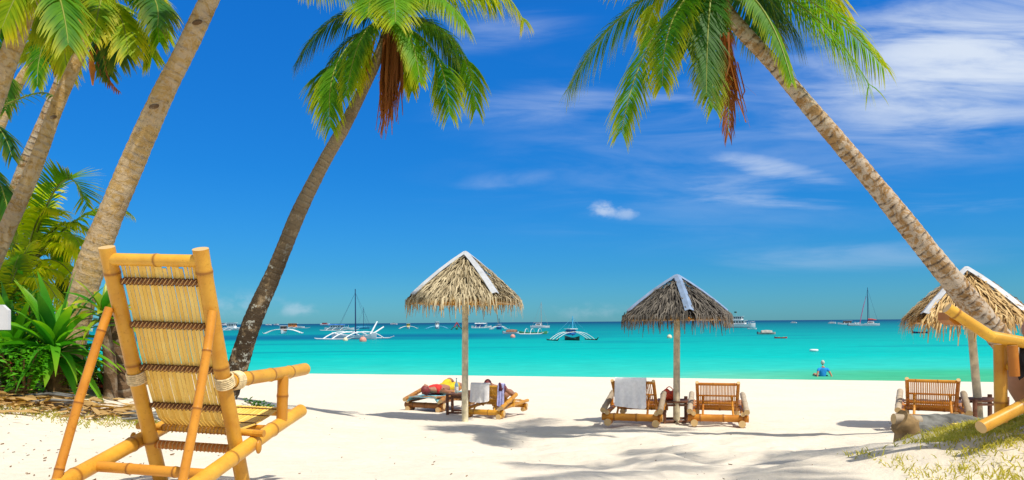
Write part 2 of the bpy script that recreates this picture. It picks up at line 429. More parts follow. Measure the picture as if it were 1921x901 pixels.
m_leaf('dry_leaf', (0.24, 0.13, 0.04), (0.60, 0.42, 0.19), (0.5, 0.32, 0.11), 0.15, 0.7)
m_leaf('grass_blade', (0.24, 0.26, 0.04), (0.50, 0.48, 0.11), (0.60, 0.54, 0.22), 0.4, 0.6)
simple('rachis', (0.20, 0.25, 0.02), 0.5, 0.2, 5)
simple('spathe_orange', (0.55, 0.19, 0.02), 0.6, 0.3, 8)
simple('fibre_brown', (0.17, 0.095, 0.04), 0.9, 0.4, 18, 0.1)
simple('rock', (0.30, 0.29, 0.285), 0.9, 0.35, 7, 0.15, bmp=0.6)

simple('boat_white', (0.78, 0.79, 0.80), 0.4, 0.06, 2)
simple('boat_blue', (0.03, 0.16, 0.52), 0.45, 0.15, 2)
simple('boat_cyan', (0.10, 0.42, 0.66), 0.45, 0.15, 2)
simple('boat_navy', (0.012, 0.03, 0.12), 0.5, 0.2, 2)
simple('boat_green', (0.10, 0.40, 0.15), 0.5, 0.2, 2)
simple('boat_darkgreen', (0.02, 0.07, 0.05), 0.6, 0.3, 2)
simple('boat_brown', (0.24, 0.12, 0.08), 0.7, 0.3, 2)
simple('boat_grey', (0.36, 0.35, 0.33), 0.7, 0.2, 2)
simple('boat_red', (0.55, 0.05, 0.06), 0.6, 0.2, 2)
simple('boat_pink', (0.62, 0.12, 0.32), 0.7, 0.2, 2)
simple('boat_orange', (0.75, 0.22, 0.04), 0.6, 0.2, 2)
simple('boat_yellow', (0.75, 0.55, 0.05), 0.6, 0.2, 2)
simple('glass_dark', (0.02, 0.03, 0.045), 0.12, 0.1, 2, 0.6)
simple('buoy_pink', (0.72, 0.30, 0.24), 0.5, 0.2, 4)
simple('buoy_cream', (0.72, 0.65, 0.45), 0.5, 0.2, 4)

simple('towel_white', (0.88, 0.88, 0.89), 0.95, 0.06, 25, 0.05, bmp=0.25)
simple('cloth_lavender', (0.42, 0.44, 0.74), 0.9, 0.2, 18, 0.05, bmp=0.2)
simple('cloth_red', (0.66, 0.05, 0.045), 0.85, 0.2, 12, 0.1)
simple('cloth_yellow', (0.66, 0.47, 0.03), 0.85, 0.2, 12, 0.1)
simple('cloth_teal', (0.20, 0.44, 0.52), 0.9, 0.35, 14, 0.05)
simple('shirt_blue', (0.03, 0.27, 0.72), 0.85, 0.12, 10, 0.1)
simple('short_navy', (0.02, 0.05, 0.14), 0.85, 0.12, 10, 0.1)
simple('cloth_charcoal', (0.035, 0.032, 0.035), 0.85, 0.2, 10, 0.1)
simple('cloth_magenta', (0.5, 0.03, 0.38), 0.7, 0.2, 10, 0.1)
simple('skin_tan', (0.46, 0.23, 0.135), 0.55, 0.1, 9, 0.35)
simple('skin_brown', (0.36, 0.165, 0.095), 0.5, 0.12, 9, 0.35)
simple('hair_grey', (0.52, 0.50, 0.47), 0.7, 0.2, 30)
simple('hair_auburn', (0.20, 0.03, 0.03), 0.6, 0.3, 30)
simple('bag_orange_red', (0.85, 0.10, 0.035), 0.5, 0.15, 10)
simple('bag_maroon', (0.12, 0.02, 0.035), 0.6, 0.3, 10)
simple('label_white', (0.75, 0.76, 0.78), 0.6, 0.05, 6)
simple('sign_pale', (0.56, 0.58, 0.60), 0.7, 0.08, 4)


def m_bottle():
    m, t, p, o = mat('bottle_glass')
    p.inputs['Base Color'].default_value = (0.45, 0.62, 0.62, 1); p.inputs['Roughness'].default_value = 0.08
    p.inputs['Transmission Weight'].default_value = 0.6; p.inputs['IOR'].default_value = 1.4
m_bottle()


# ------------------------------------------------------------------ mesh builder
def frame(d):
    d = d.normalized()
    up = Vector((0, 0, 1)) if abs(d.z) < 0.9 else Vector((0, 1, 0))
    s = d.cross(up).normalized(); n = s.cross(d).normalized()
    return s, n


class MB:
    def __init__(self):
        self.v = []; self.f = []; self.m = []; self.a = {}; self.sm = []

    def attr_set(self, i0, name, val):
        d = self.a.setdefault(name, {})
        for i in range(i0, len(self.v)): d[i] = val

    def quad(self, idx, mi=0, smooth=True):
        self.f.append(tuple(idx)); self.m.append(mi); self.sm.append(smooth)

    def tube(self, pts, rad, sides=10, cap=True, mi=0, node=None, tv0=None, flat=1.0, cut=False):
        pts = [Vector(p) for p in pts]; n = len(pts)
        if isinstance(rad, (int, float)): rad = [rad] * n
        base = len(self.v); tv = 0.0
        prev = None
        for i, p in enumerate(pts):
            d = (pts[min(i + 1, n - 1)] - pts[max(i - 1, 0)])
            s, nn = frame(d)
            if prev is not None:      # parallel transport
                dd = d.normalized(); s = (prev - dd * prev.dot(dd))
                s = s.normalized() if s.length > 1e-6 else frame(d)[0]
                nn = s.cross(dd)
            prev = s
            if i: tv += (p - pts[i - 1]).length
            for k in range(sides):
                a = 2 * PI * k / sides
                q = p + s * (math.cos(a) * rad[i]) + nn * (math.sin(a) * rad[i] * flat)
                self.v.append(q)
                j = len(self.v) - 1
                if node is not None: self.a.setdefault('node', {})[j] = node[i]
                if tv0 is not None: self.a.setdefault('tv', {})[j] = tv0 + tv
        for i in range(n - 1):
            for k in range(sides):
                a = base + i * sides + k; b = base + i * sides + (k + 1) % sides
                self.quad((a, b, b + sides, a + sides), mi)
        if cap:
            for e, pos in ((0, pts[0]), (n - 1, pts[-1])):
                ring = [base + e * sides + k for k in range(sides)]
                c0 = len(self.v)
                for k in ring:
                    self.v.append(Vector(self.v[k]))
                if cut: self.attr_set(c0, 'cut', 1.0)
                rr = list(range(c0, c0 + sides))
                self.quad(tuple(reversed(rr)) if e == 0 else tuple(rr), mi, False)
        return self

    def bamboo(self, p0, p1, r, gap=0.28, sides=12, bow=0.0, off=None, taper=1.0, mi=0):
        """a bamboo pole with swollen node rings and pale cut ends"""
        p0 = Vector(p0); p1 = Vector(p1); L = (p1 - p0).length
        s, nn = frame(p1 - p0)
        ts = {0.0, 1.0}
        o = random.uniform(0.25, 0.8) * gap if off is None else off
        nodes = []
        x = o
        while x < L - 0.03:
            nodes.append(x / L)
            for e, in ((-0.028,), (-0.010,), (0,), (0.008,), (0.024,)):
                q = x / L + e / L * (r / 0.036)
                if 0 < q < 1: ts.add(q)
            x += gap * random.uniform(0.85, 1.12)
        ts = sorted(ts)
        pts, rad, nv = [], [], []
        for t in ts:
            dn = min([abs(t - q) * L for q in nodes] or [9]) / (r / 0.036)
            k = max(0.0, 1 - dn / 0.016)
            pts.append(p0.lerp(p1, t) + s * bow * math.sin(PI * t) + nn * 0.3 * bow * math.sin(2 * PI * t))
            rad.append(r * (1 + 0.09 * k) * (1 + (taper - 1) * t) * (0.985 if 0.016 < dn < 0.05 else 1.0))
            nv.append(k)
        return self.tube(pts, rad, sides, True, mi, nv, cut=True)

    def box(self, c, size, rot=None, mi=0, bev=0.0):
        c = Vector(c); x, y, z = [s / 2 for s in size]
        M = rot if rot is not None else Matrix.Identity(3)
        base = len(self.v)
        if not bev:
            for sx in (-1, 1):
                for sy in (-1, 1):
                    for sz in (-1, 1):
                        self.v.append(c + M @ Vector((sx * x, sy * y, sz * z)))
            for q in ((0, 1, 3, 2), (4, 6, 7, 5), (0, 4, 5, 1), (2, 3, 7, 6), (0, 2, 6, 4), (1, 5, 7, 3)):
                self.quad([base + i for i in q], mi, False)
            return self
        bm = bmesh.new(); bmesh.ops.create_cube(bm, size=1.0)
        for v in bm.verts: v.co = Vector((v.co.x * 2 * x, v.co.y * 2 * y, v.co.z * 2 * z))
        bmesh.ops.bevel(bm, geom=bm.edges[:], offset=bev, segments=2, affect='EDGES')
        bm.verts.index_update()
        for v in bm.verts: self.v.append(c + M @ v.co)
        for f in bm.faces: self.quad([base + v.index for v in f.verts], mi, False)
        bm.free()
        return self

    def ball(self, c, rad, seg=12, rings=8, mi=0, rot=None):
        c = Vector(c); rx, ry, rz = rad if isinstance(rad, (tuple, list)) else (rad,) * 3
        M = rot if rot is not None else Matrix.Identity(3)
        base = len(self.v)
        self.v.append(c + M @ Vector((0, 0, rz)))
        for i in range(1, rings):
            th = PI * i / rings
            for k in range(seg):
                a = 2 * PI * k / seg
                self.v.append(c + M @ Vector((rx * math.sin(th) * math.cos(a), ry * math.sin(th) * math.sin(a), rz * math.cos(th))))
        self.v.append(c + M @ Vector((0, 0, -rz)))
        last = len(self.v) - 1
        for k in range(seg):
            self.quad((base, base + 1 + k, base + 1 + (k + 1) % seg), mi)
            self.quad((last, last - seg + (k + 1) % seg, last - seg + k), mi)
        for i in range(rings - 2):
            for k in range(seg):
                a = base + 1 + i * seg + k; b = base + 1 + i * seg + (k + 1) % seg
                self.quad((a, a + seg, b + seg, b), mi)
        return self

    def loft(self, rings, closed=True, mi=0, cap=True, smooth=True):
        base = len(self.v); n = len(rings[0])
        for r in rings:
            for p in r: self.v.append(Vector(p))
        for i in range(len(rings) - 1):
            for k in range(n if closed else n - 1):
                a = base + i * n + k; b = base + i * n + (k + 1) % n
                self.quad((a, b, b + n, a + n), mi, smooth)
        if cap and closed:
            self.quad([base + k for k in reversed(range(n))], mi, False)
            self.quad([base + (len(rings) - 1) * n + k for k in range(n)], mi, False)
        return self

    def sheet(self, grid, thick=0.0, mi=0):
        """grid of points -> cloth with optional thickness"""
        r = len(grid); c = len(grid[0]); base = len(self.v)
        for row in grid:
            for p in row: self.v.append(Vector(p))
        for i in range(r - 1):
            for k in range(c - 1):
                a = base + i * c + k
                self.quad((a, a + 1, a + c + 1, a + c), mi)
        if thick:
            nrm = []
            for i in range(r):
                for k in range(c):
                    du = Vector(grid[i][min(k + 1, c - 1)]) - Vector(grid[i][max(k - 1, 0)])
                    dv = Vector(grid[min(i + 1, r - 1)][k]) - Vector(grid[max(i - 1, 0)][k])
                    nrm.append(du.cross(dv).normalized())
            b2 = len(self.v)
            for i in range(r * c): self.v.append(self.v[base + i] - nrm[i] * thick)
            for i in range(r - 1):
                for k in range(c - 1):
                    a = b2 + i * c + k
                    self.quad((a, a + c, a + c + 1, a + 1), mi)
            edge = [k for k in range(c)] + [i * c + c - 1 for i in range(1, r)] + [(r - 1) * c + k for k in range(c - 2, -1, -1)] + [i * c for i in range(r - 2, 0, -1)]
            for i in range(len(edge)):
                a, b = edge[i], edge[(i + 1) % len(edge)]
                self.quad((base + b, base + a, b2 + a, b2 + b), mi)
        return self

    def build(self, name, mats, parent=None, world=False, sharp=35, loc=None):
        """world=True: the points are world coordinates, made relative to the parent (or to loc)"""
        me = bpy.data.meshes.new(name)
        off = Vector((0, 0, 0))
        if world and parent is not None: off = Vector(parent.location)
        if loc is not None: off = Vector(loc)
        me.from_pydata([tuple(v - off) for v in self.v], [], self.f)
        if isinstance(mats, str): mats = [mats]
        for m in mats: me.materials.append(MATS[m])
        me.polygons.foreach_set('material_index', self.m)
        me.polygons.foreach_set('use_smooth', self.sm)
        for an, d in self.a.items():
            at_ = me.attributes.new(an, 'FLOAT', 'POINT')
            arr = np.zeros(len(self.v), dtype=np.float32)
            if d:
                arr[np.fromiter(d.keys(), int)] = np.fromiter(d.values(), float)
            at_.data.foreach_set('value', arr)
        me.update()
        if sharp: me.set_sharp_from_angle(angle=R(sharp))
        o = bpy.data.objects.new(name, me); COL.objects.link(o)
        if parent is not None: o.parent = parent
        if loc is not None: o.location = loc
        return o


def tag(o, label=None, cat=None, group=None, kind=None):
    if label: o['label'] = label
    if cat: o['category'] = cat
    if group: o['group'] = group
    if kind: o['kind'] = kind
    return o


def thing(name, label, cat, loc=(0, 0, 0), rot=(0, 0, 0), group=None):
    o = bpy.data.objects.new(name, None); COL.objects.link(o)
    o.location = loc; o.rotation_euler = rot; o.empty_display_size = 0.1
    return tag(o, label, cat, group)


def copy_tree(o, parent=None):
    c = o.copy(); COL.objects.link(c); c.parent = parent
    for ch in list(o.children): copy_tree(ch, c)
    return c


# ------------------------------------------------------------------ ground and sea
def build_ground():
    ys = np.concatenate([np.linspace(-28, 1.5, 24)[:-1], np.linspace(1.5, 13, 300)[:-1], np.linspace(13, 34, 110)[:-1], np.linspace(34, 90, 14)])
    xs = np.concatenate([np.linspace(-70, -14, 22)[:-1], np.linspace(-14, -5, 70)[:-1], np.linspace(-5, 7, 310)[:-1], np.linspace(7, 18, 70)[:-1], np.linspace(18, 75, 22)])
    X, Y = np.meshgrid(xs, ys)
    Z = ground_np(X, Y)
    nx, ny = len(xs), len(ys)
    co = np.stack([X, Y, Z], -1).reshape(-1, 3)
    i = np.arange(nx * ny).reshape(ny, nx)
    f = np.stack([i[:-1, :-1], i[:-1, 1:], i[1:, 1:], i[1:, :-1]], -1).reshape(-1, 4)
    me = bpy.data.meshes.new('beach_sand')
    me.vertices.add(len(co)); me.vertices.foreach_set('co', co.ravel())
    me.loops.add(f.size); me.loops.foreach_set('vertex_index', f.ravel())
    me.polygons.add(len(f)); me.polygons.foreach_set('loop_start', np.arange(0, f.size, 4)); me.polygons.foreach_set('loop_total', np.full(len(f), 4))
    me.polygons.foreach_set('use_smooth', np.ones(len(f), bool))
    soil = np.exp(-((np.minimum(X + 6.6, 0) / 12) ** 2 + (np.maximum(X + 6.6, 0) / 1.6) ** 2 + ((Y - 8.6) / 1.5) ** 2)) * 1.0
    soil = np.maximum(soil, 0.5 * np.exp(-(((X - 2.9) / 0.9) ** 2 + ((Y - 3.7) / 0.55) ** 2)))
    a = me.attributes.new('soil', 'FLOAT', 'POINT'); a.data.foreach_set('value', soil.ravel().astype(np.float32))
    me.update(); me.validate()
    me.materials.append(MATS['sand'])
    o = bpy.data.objects.new('beach_sand', me); COL.objects.link(o)
    tag(o, kind='structure')
    b = MB()
    ring = [Vector((-9000, 26, 0)), Vector((9000, 26, 0)), Vector((30000, 32000, 0)), Vector((-30000, 32000, 0))]
    b.v += ring; b.quad((0, 1, 2, 3))
    tag(b.build('sea', 'sea', sharp=0), kind='structure')
build_ground()
#==END_BASE==


# ------------------------------------------------------------------ palms
def bez(p0, pc, p1, t):
    return p0 * (1 - t) ** 2 + pc * 2 * t * (1 - t) + p1 * t * t


def frond(parent, p0, pc, p1, ll=0.45, n=46, droop=0.5, m='frond_green', w=0.03, rr=0.018, start=0.16, vee=0.15, name='frond', jit=0.12, tipgrow=1.0):
    b = MB()
    L = 0; N = 14
    pts = [bez(p0, pc, p1, i / N) for i in range(N + 1)]
    b.tube(pts, [rr * (1 - 0.8 * i / N) for i in range(N + 1)], 5, True, 1)
    for i in range(n):
        t = start + (1 - start) * (i / (n - 1))
        p = bez(p0, pc, p1, t)
        T = (bez(p0, pc, p1, min(1, t + .02)) - bez(p0, pc, p1, t - .02)).normalized()
        s, nn = frame(T)
        if nn.z < 0: nn = -nn
        u = (t - start) / (1 - start)
        prof = min(1.0, 0.55 + 1.8 * u) * (1 - 0.5 * max(0, (u - 0.68) / 0.32) ** 1.5)
        fwd = 0.45 + 0.75 * u ** 1.5
        for sd in (-1, 1):
            if random.random() < 0.04: continue
            l = ll * prof * random.uniform(0.82, 1.12)
            d = (T * fwd + s * sd * 0.95 + nn * vee + Vector([random.uniform(-jit, jit) for _ in range(3)])).normalized()
            g = droop * random.uniform(0.7, 1.3)
            ww = w * random.uniform(0.75, 1.1) * (0.65 + 0.45 * prof)
            q = p.copy(); seg = 4; rnd = random.random()
            i0 = len(b.v)
            prof_w = (0.55, 1.0, 0.85, 0.5, 0.06)
            for k in range(seg + 1):
                wv = d.cross(nn)
                wv = wv.normalized() if wv.length > 1e-4 else T
                hw = ww * prof_w[k] * 0.5
                tip = (k / seg) * 0.75 + u * 0.35 * tipgrow
                for e in (-1, 1):
                    b.v.append(q + wv * hw * e)
                    j = len(b.v) - 1
                    b.a.setdefault('tip', {})[j] = tip; b.a.setdefault('rnd', {})[j] = rnd
                d = (d + Vector((0, 0, -1)) * g * 0.42).normalized()
                q = q + d * l / seg
            for k in range(seg):
                a = i0 + 2 * k
                b.quad((a, a + 1, a + 3, a + 2))
    return b.build(name, [m, 'rachis'], parent, True, sharp=0)


def trunk_part(parent, pts, m, sides=20, rough=0.035, steps=None, flare=0.0):
    """pts: list of (world point, radius); resampled along a smooth curve, with ring scars in the mesh"""
    P = [p for p, r in pts]; Rr = [r for p, r in pts]
    # Catmull-Rom
    out = []; rad = []
    for i in range(len(P) - 1):
        a, b_, c, d = P[max(i - 1, 0)], P[i], P[i + 1], P[min(i + 2, len(P) - 1)]
        n = max(4, int((c - b_).length / 0.022))
        for k in range(n):
            t = k / n
            q = 0.5 * ((2 * b_) + (c - a) * t + (2 * a - 5 * b_ + 4 * c - d) * t * t + (3 * b_ - a - 3 * c + d) * t ** 3)
            out.append(q); rad.append(Rr[i] + (Rr[i + 1] - Rr[i]) * t)
    out.append(P[-1]); rad.append(Rr[-1])
    tv = 0; sp = random.uniform(0, 1); rr = []
    seed = random.uniform(0, 100)
    for i, q in enumerate(out):
        if i: tv += (q - out[i - 1]).length
        ph = (tv / 0.085 + sp + 0.25 * math.sin(tv * 3.1)) % 1.0
        rr.append(rad[i] * (1 + 0.05 * (1 - ph) + 0.02 * math.sin(tv * 5 + seed)))
    mb = MB(); mb.tube(out, rr, sides, True, 0, None, 0.0)
    for j, v in enumerate(mb.v):
        k = 1 + rough * mnoise.noise(v * 4 + Vector((seed, 0, 0))) + rough * 0.8 * mnoise.noise(v * 13)
        ax = out[min(j // sides, len(out) - 1)]
        mb.v[j] = ax + (v - ax) * k
    return mb.build('trunk', m, parent, True, sharp=50)


def palm(name, label, path, D0, D1, m, fronds=(), crown=None, group='coconut palms', ll=0.45, wild=0, seed=1, len_=1.5, n=46, scale_w=0.03, wk=0.8):
    random.seed(seed)
    N = len(path)
    pts = []
    for i, (px, py, w) in enumerate(path):
        D = D0 + (D1 - D0) * i / (N - 1)
        pts.append((at(px, py, D), w * wk * D / F / 2))
    root = thing('coconut_palm', label, 'palm tree', pts[0][0], (0, 0, 0), group)
    trunk_part(root, pts, m)
    C = at(*crown) if crown else pts[-1][0]
    top = pts[-1][0]; rt = pts[-1][1]
    # fibrous heart under the crown
    hb = MB(); ax = (C - top)
    d = ax.normalized() if ax.length > 0.05 else Vector((0, 0, 1))
    hb.tube([top - d * rt * 1.5, top + d * rt * 0.5, C, C + d * rt * 2.2], [rt * 0.98, rt * 1.25, rt * 1.2, rt * 0.3], 12)
    for v in range(len(hb.v)): hb.v[v] = hb.v[v] + Vector((mnoise.noise(hb.v[v] * 9), mnoise.noise(hb.v[v] * 9 + Vector((5, 1, 2))), 0)) * rt * 0.35
    hb.build('crown_heart', 'fibre_brown', root, True)
    for f in fronds:
        tx, ty, dD, arch = f[:4]
        kind = f[4] if len(f) > 4 else 'frond_green'
        kw = dict(f[5]) if len(f) > 5 else {}
        tip = at(tx, ty, C.y + dD)
        L = (tip - C).length
        via = kw.pop('via', None)
        if via:
            vq = at(via[0], via[1], C.y + dD * 0.5)
            pc = vq * 2 - (C + tip) * 0.5
        else:
            pc = C.lerp(tip, 0.42) + Vector((0, 0, arch * L))
        dead = kind == 'frond_dead'
        args = dict(ll=ll, n=n, m=kind, w=scale_w, droop=1.3 if dead else 0.62)
        args.update(kw)
        frond(root, C, pc, tip, name='dead_frond' if dead else 'frond', **args)
    for i in range(wild):     # the fronds of the crown that rise out of the frame or lie behind it
        a = 2 * PI * (i + random.uniform(-.3, .3)) / wild
        el = random.uniform(0.25, 1.1)
        d = Vector((math.cos(a) * math.cos(el), math.sin(a) * math.cos(el), math.sin(el)))
        L = len_ * random.uniform(0.85, 1.15)
        tip = C + d * L + Vector((0, 0, -0.35 * L))
        pc = C + d * L * 0.6 + Vector((0, 0, 0.12 * L))
        frond(root, C, pc, tip, ll=ll, n=n, m=random.choice(['frond_green', 'frond_green', 'frond_yellow']), w=scale_w, droop=0.6)
    return root, C


def hanging_strip(root, p0, p1, w, m, name, n=26, seed=0):
    """a bunch of dead fibres and leaflets hanging from the crown"""
    random.seed(seed)
    b = MB(); L = (p1 - p0).length
    for i in range(n):
        o = Vector((random.gauss(0, w * .35), random.gauss(0, w * .35), random.uniform(-.1, .05) * L))
        e = Vector((random.gauss(0, w * .5), random.gauss(0, w * .5), random.uniform(0, .45) * L))
        pts = [p0 + o, p0.lerp(p1, .5) + o * 1.1 + e * .2, p1 + e]
        hw = random.uniform(.006, .016); s = Vector((random.uniform(-1, 1), random.uniform(-1, 1), 0)).normalized()
        i0 = len(b.v); rnd = random.random()
        for k, q in enumerate(pts):
            for sg in (-1, 1):
                b.v.append(q + s * hw * sg * (1, .9, .3)[k]); b.a.setdefault('rnd', {})[len(b.v) - 1] = rnd
        b.quad((i0, i0 + 1, i0 + 3, i0 + 2)); b.quad((i0 + 2, i0 + 3, i0 + 5, i0 + 4))
    return b.build(name, m, root, True, sharp=0)


def build_palms():
    # the palm leaning right, left of the middle
    D = 9.5
    r, C = palm('palm', 'dark lichen-spotted palm leaning right with russet dead fronds hanging under its crown', [
        (395, 790, 78), (425, 735, 64), (445, 690, 55), (475, 600, 49), (515, 510, 43), (560, 400, 39), (605, 310, 35), (650, 230, 32), (690, 150, 29), (710, 105, 26), (722, 72, 24)],
        D, D, 'trunk_grey', [
            (556, 118, -.2, .2, 'frond_dark', {'via': (640, 30), 'droop': .75}),
            (620, 238, -.7, .2, 'frond_green', {'via': (640, 105), 'droop': .8}),
            (597, 190, -.1, .2, 'frond_dark', {'via': (640, 90), 'droop': .8}),
            (649, 178, -.8, .2, 'frond_green', {'via': (685, 60), 'droop': .8, 'll': .40}),
            (668, 165, -.3, .2, 'frond_yellow', {'via': (690, 70), 'll': .35}),
            (843, 213, -.4, .2, 'frond_green', {'via': (812, 95), 'droop': .8}),
            (893, 203, .2, .2, 'frond_green', {'via': (845, 70), 'droop': .9}),
            (870, 160, .6, .2, 'frond_dark', {'via': (815, 50), 'droop': .8}),
            (788, 152, -.7, .2, 'frond_green', {'via': (765, 60), 'droop': .8, 'll': .38}),
            (773, 170, .3, .2, 'frond_yellow', {'via': (760, 80), 'droop': .9, 'll': .35}),
            (983, 40, -.3, .2, 'frond_yellow', {'via': (890, -25), 'droop': 1.0}),
            (873, 48, -.8, .2, 'frond_green', {'via': (805, -10), 'droop': .9}),
            (930, 10, .5, .2, 'frond_green', {'via': (850, -40), 'droop': .9}),
            (742, 42, -1.7, .2, 'frond_green', {'via': (738, -10), 'droop': .5}),
            (690, 30, -1.4, .2, 'frond_green', {'via': (705, -5), 'droop': .6}),
            (600, -80, .2, .15), (660, -140, -.5, .15), (745, -170, .3, .1), (830, -130, -.3, .15), (900, -70, .4, .2), (560, -20, .9, .25)],
        crown=(733, 45, D), ll=.50, seed=11, n=96, scale_w=.019, wk=.68)
    for i, (x0, y0, x1, y1, w, n) in enumerate([(728, 75, 718, 262, .09, 60), (740, 70, 735, 240, .10, 60), (722, 80, 714, 190, .07, 30), (752, 90, 756, 228, .025, 10), (745, 80, 741, 205, .07, 30)]):
        hanging_strip(r, at(x0, y0, D - .05), at(x1, y1, D - .05), w, 'frond_dead', 'dead_frond', n, 40 + i)
    s = MB(); s.tube([at(705, 65, D - .1), at(692, 110, D - .2), at(678, 150, D - .2), at(673, 168, D - .2)], [.012, .03, .045, .012], 8, flat=.5)
    s.build('flower_sheath', 'spathe_orange', r, True)

    # the palm leaning left at the right
    D = 8.0
    r, C = palm('palm', 'flaky pale-barked palm leaning left in front of the golden thatched umbrella', [
        (2060, 860, 100), (2020, 815, 84), (1955, 730, 74), (1890, 652, 67), (1830, 580, 66), (1740, 470, 60), (1640, 345, 53), (1530, 215, 46), (1450, 120, 42), (1392, 57, 42), (1357, 12, 41), (1345, -25, 38)],
        D, D - .3, 'trunk_flaky', [
            (1069, 163, .4, .2, 'frond_green', {'via': (1185, 15), 'droop': .85}),
            (1166, 246, -1.0, .2, 'frond_green', {'via': (1232, 60), 'droop': .75, 'll': .46}),
            (1243, 160, -1.2, .2, 'frond_green', {'via': (1268, 25), 'droop': .75, 'll': .40, 'tipgrow': 1.3}),
            (1212, 85, -.2, .2, 'frond_yellow', {'via': (1250, -25), 'droop': .8, 'll': .34}),
            (1338, 200, -.5, .2, 'frond_green', {'via': (1335, 50), 'droop': .6, 'll': .36}),
            (1325, 175, -.6, .2, 'frond_dark', {'via': (1330, 30), 'droop': .6, 'll': .4}),
            (1485, 152, -1.0, .2, 'frond_green', {'via': (1425, 10), 'droop': .9, 'll': .24, 'vee': -.2}),
            (1500, 70, -.3, .2, 'frond_dark', {'via': (1420, -20), 'droop': .8}),
            (1655, 122, .2, .2, 'frond_green', {'via': (1500, -10), 'droop': .85}),
            (1630, 158, -.5, .2, 'frond_green', {'via': (1500, 10), 'droop': .8}),
            (1578, 30, .5, .2, 'frond_yellow', {'via': (1480, -60), 'droop': .9}),
            (1440, 60, .7, .2, 'frond_dark', {'via': (1400, -10), 'droop': .8}),
            (1290, 90, .8, .2, 'frond_dark', {'via': (1310, -10), 'droop': .8}),
            (1366, 250, -.5, .2, 'frond_dead', {'via': (1362, 90), 'll': .30, 'n': 60, 'droop': 1.5, 'w': .016}),
            (1150, -60, .2, .2), (1230, -180, -.5, .15), (1345, -260, .2, .1), (1470, -200, .4, .15), (1580, -110, -.4, .2), (1340, -80, -1.7, .25), (1420, -90, 1.6, .25)],
        crown=(1342, -45, D - .3), ll=.58, seed=12, n=100, scale_w=.0165, wk=.62)
    hanging_strip(r, at(1362, 70, D - .7), at(1368, 215, D - .7), .09, 'frond_dead', 'dead_frond', 40, 51)
    hanging_strip(r, at(1370, 110, D - .7), at(1398, 240, D - .7), .11, 'frond_dead', 'dead_frond', 12, 52)

    # left group
    rA, CA = palm('palm', 'thick bare tan palm trunk rising right above the broad-leaved lily', [
        (88, 760, 84), (112, 700, 80), (140, 610, 70), (168, 505, 66), (213, 390, 60), (262, 275, 55), (308, 172, 51), (350, 90, 47), (393, 0, 44), (440, -95, 41)],
        7.6, 7.4, 'trunk_tan', [(560, -150, 0, .2), (330, -120, -.4, .2), (440, -260, .3, .1), (380, -210, -.8, .2), (520, -200, .6, .2)], crown=(455, -125, 7.4), ll=.45, seed=13, wk=.73)
    for (x, y) in ((370, 42), (289, 200)):
        b = MB(); b.ball(at(x, y, 7.32), (.055, .02, .026), 12, 8, rot=Matrix.Rotation(R(-12), 3, 'Y')); b.build('leaf_scar', 'trunk_stump', rA, True)
    r, CB = palm('palm', 'ring-scarred palm at the left with an orange flower sheath and a full green crown', [
        (-110, 720, 66), (-70, 610, 56), (-18, 500, 50), (22, 410, 46), (66, 310, 41), (105, 205, 38), (150, 100, 33), (178, 40, 30), (192, 15, 28)],
        8.2, 8.0, 'trunk_tan', [
            (299, 78, -.3, .2, 'frond_green', {'via': (270, 5)}), (284, 106, .3, .2, 'frond_green', {'via': (250, 40)}),
            (240, 100, -.6, .2, 'frond_yellow', {'via': (225, 30)}), (221, 112, .2, .2, 'frond_dark', {'via': (215, 40)}),
            (326, 22, .2, .2, 'frond_yellow', {'via': (270, -20)}), (296, 48, -.8, .2, 'frond_dark', {'via': (275, -15)}),
            (206, 142, .5, .2, 'frond_dark', {'via': (190, 85), 'll': .25}), (118, 75, -.6, .2, 'frond_dark', {'via': (120, -10)}),
            (128, 140, .4, .2, 'frond_yellow', {'via': (130, 40)}), (150, 60, .6, .2, 'frond_green', {'via': (150, -10)}),
            (100, 30, .2, .2, 'frond_green', {'via': (140, -40)}), (175, 75, -.9, .2, 'frond_yellow', {'via': (190, 0), 'll': .3}),
            (222, 170, .7, .2, 'frond_dead', {'via': (190, 110), 'll': .12, 'n': 20}),
            (250, -90, .3, .1), (180, -140, -.2, .1), (320, -60, .6, .2), (110, -90, .5, .2)], crown=(196, -2, 8.0), ll=.40, seed=14, n=60, scale_w=.024, wk=.60)
    for (x, y) in ((150, 92), (100, 220)):
        b = MB(); b.ball(at(x, y, 7.93), (.04, .02, .02), 12, 8, rot=Matrix.Rotation(R(-12), 3, 'Y')); b.build('leaf_scar', 'trunk_stump', r, True)
    s = MB()
    s.tube([at(170, 98, 7.9), at(173, 130, 7.85), at(174, 160, 7.85)], [.018, .034, .008], 8)
    s.build('flower_sheath', 'spathe_orange', r, True)
    s = MB(); s.tube([at(137, 17, 7.8), at(148, 42, 7.8), at(154, 66, 7.8)], [.012, .04, .03], 8)
    s.build('flower_sheath', 'spathe_orange', r, True)
    s = MB(); s.tube([at(128, 10, 7.9), at(122, 50, 7.9)], [.016, .02], 8)
    s.build('flower_sheath', 'spathe_orange', r, True)
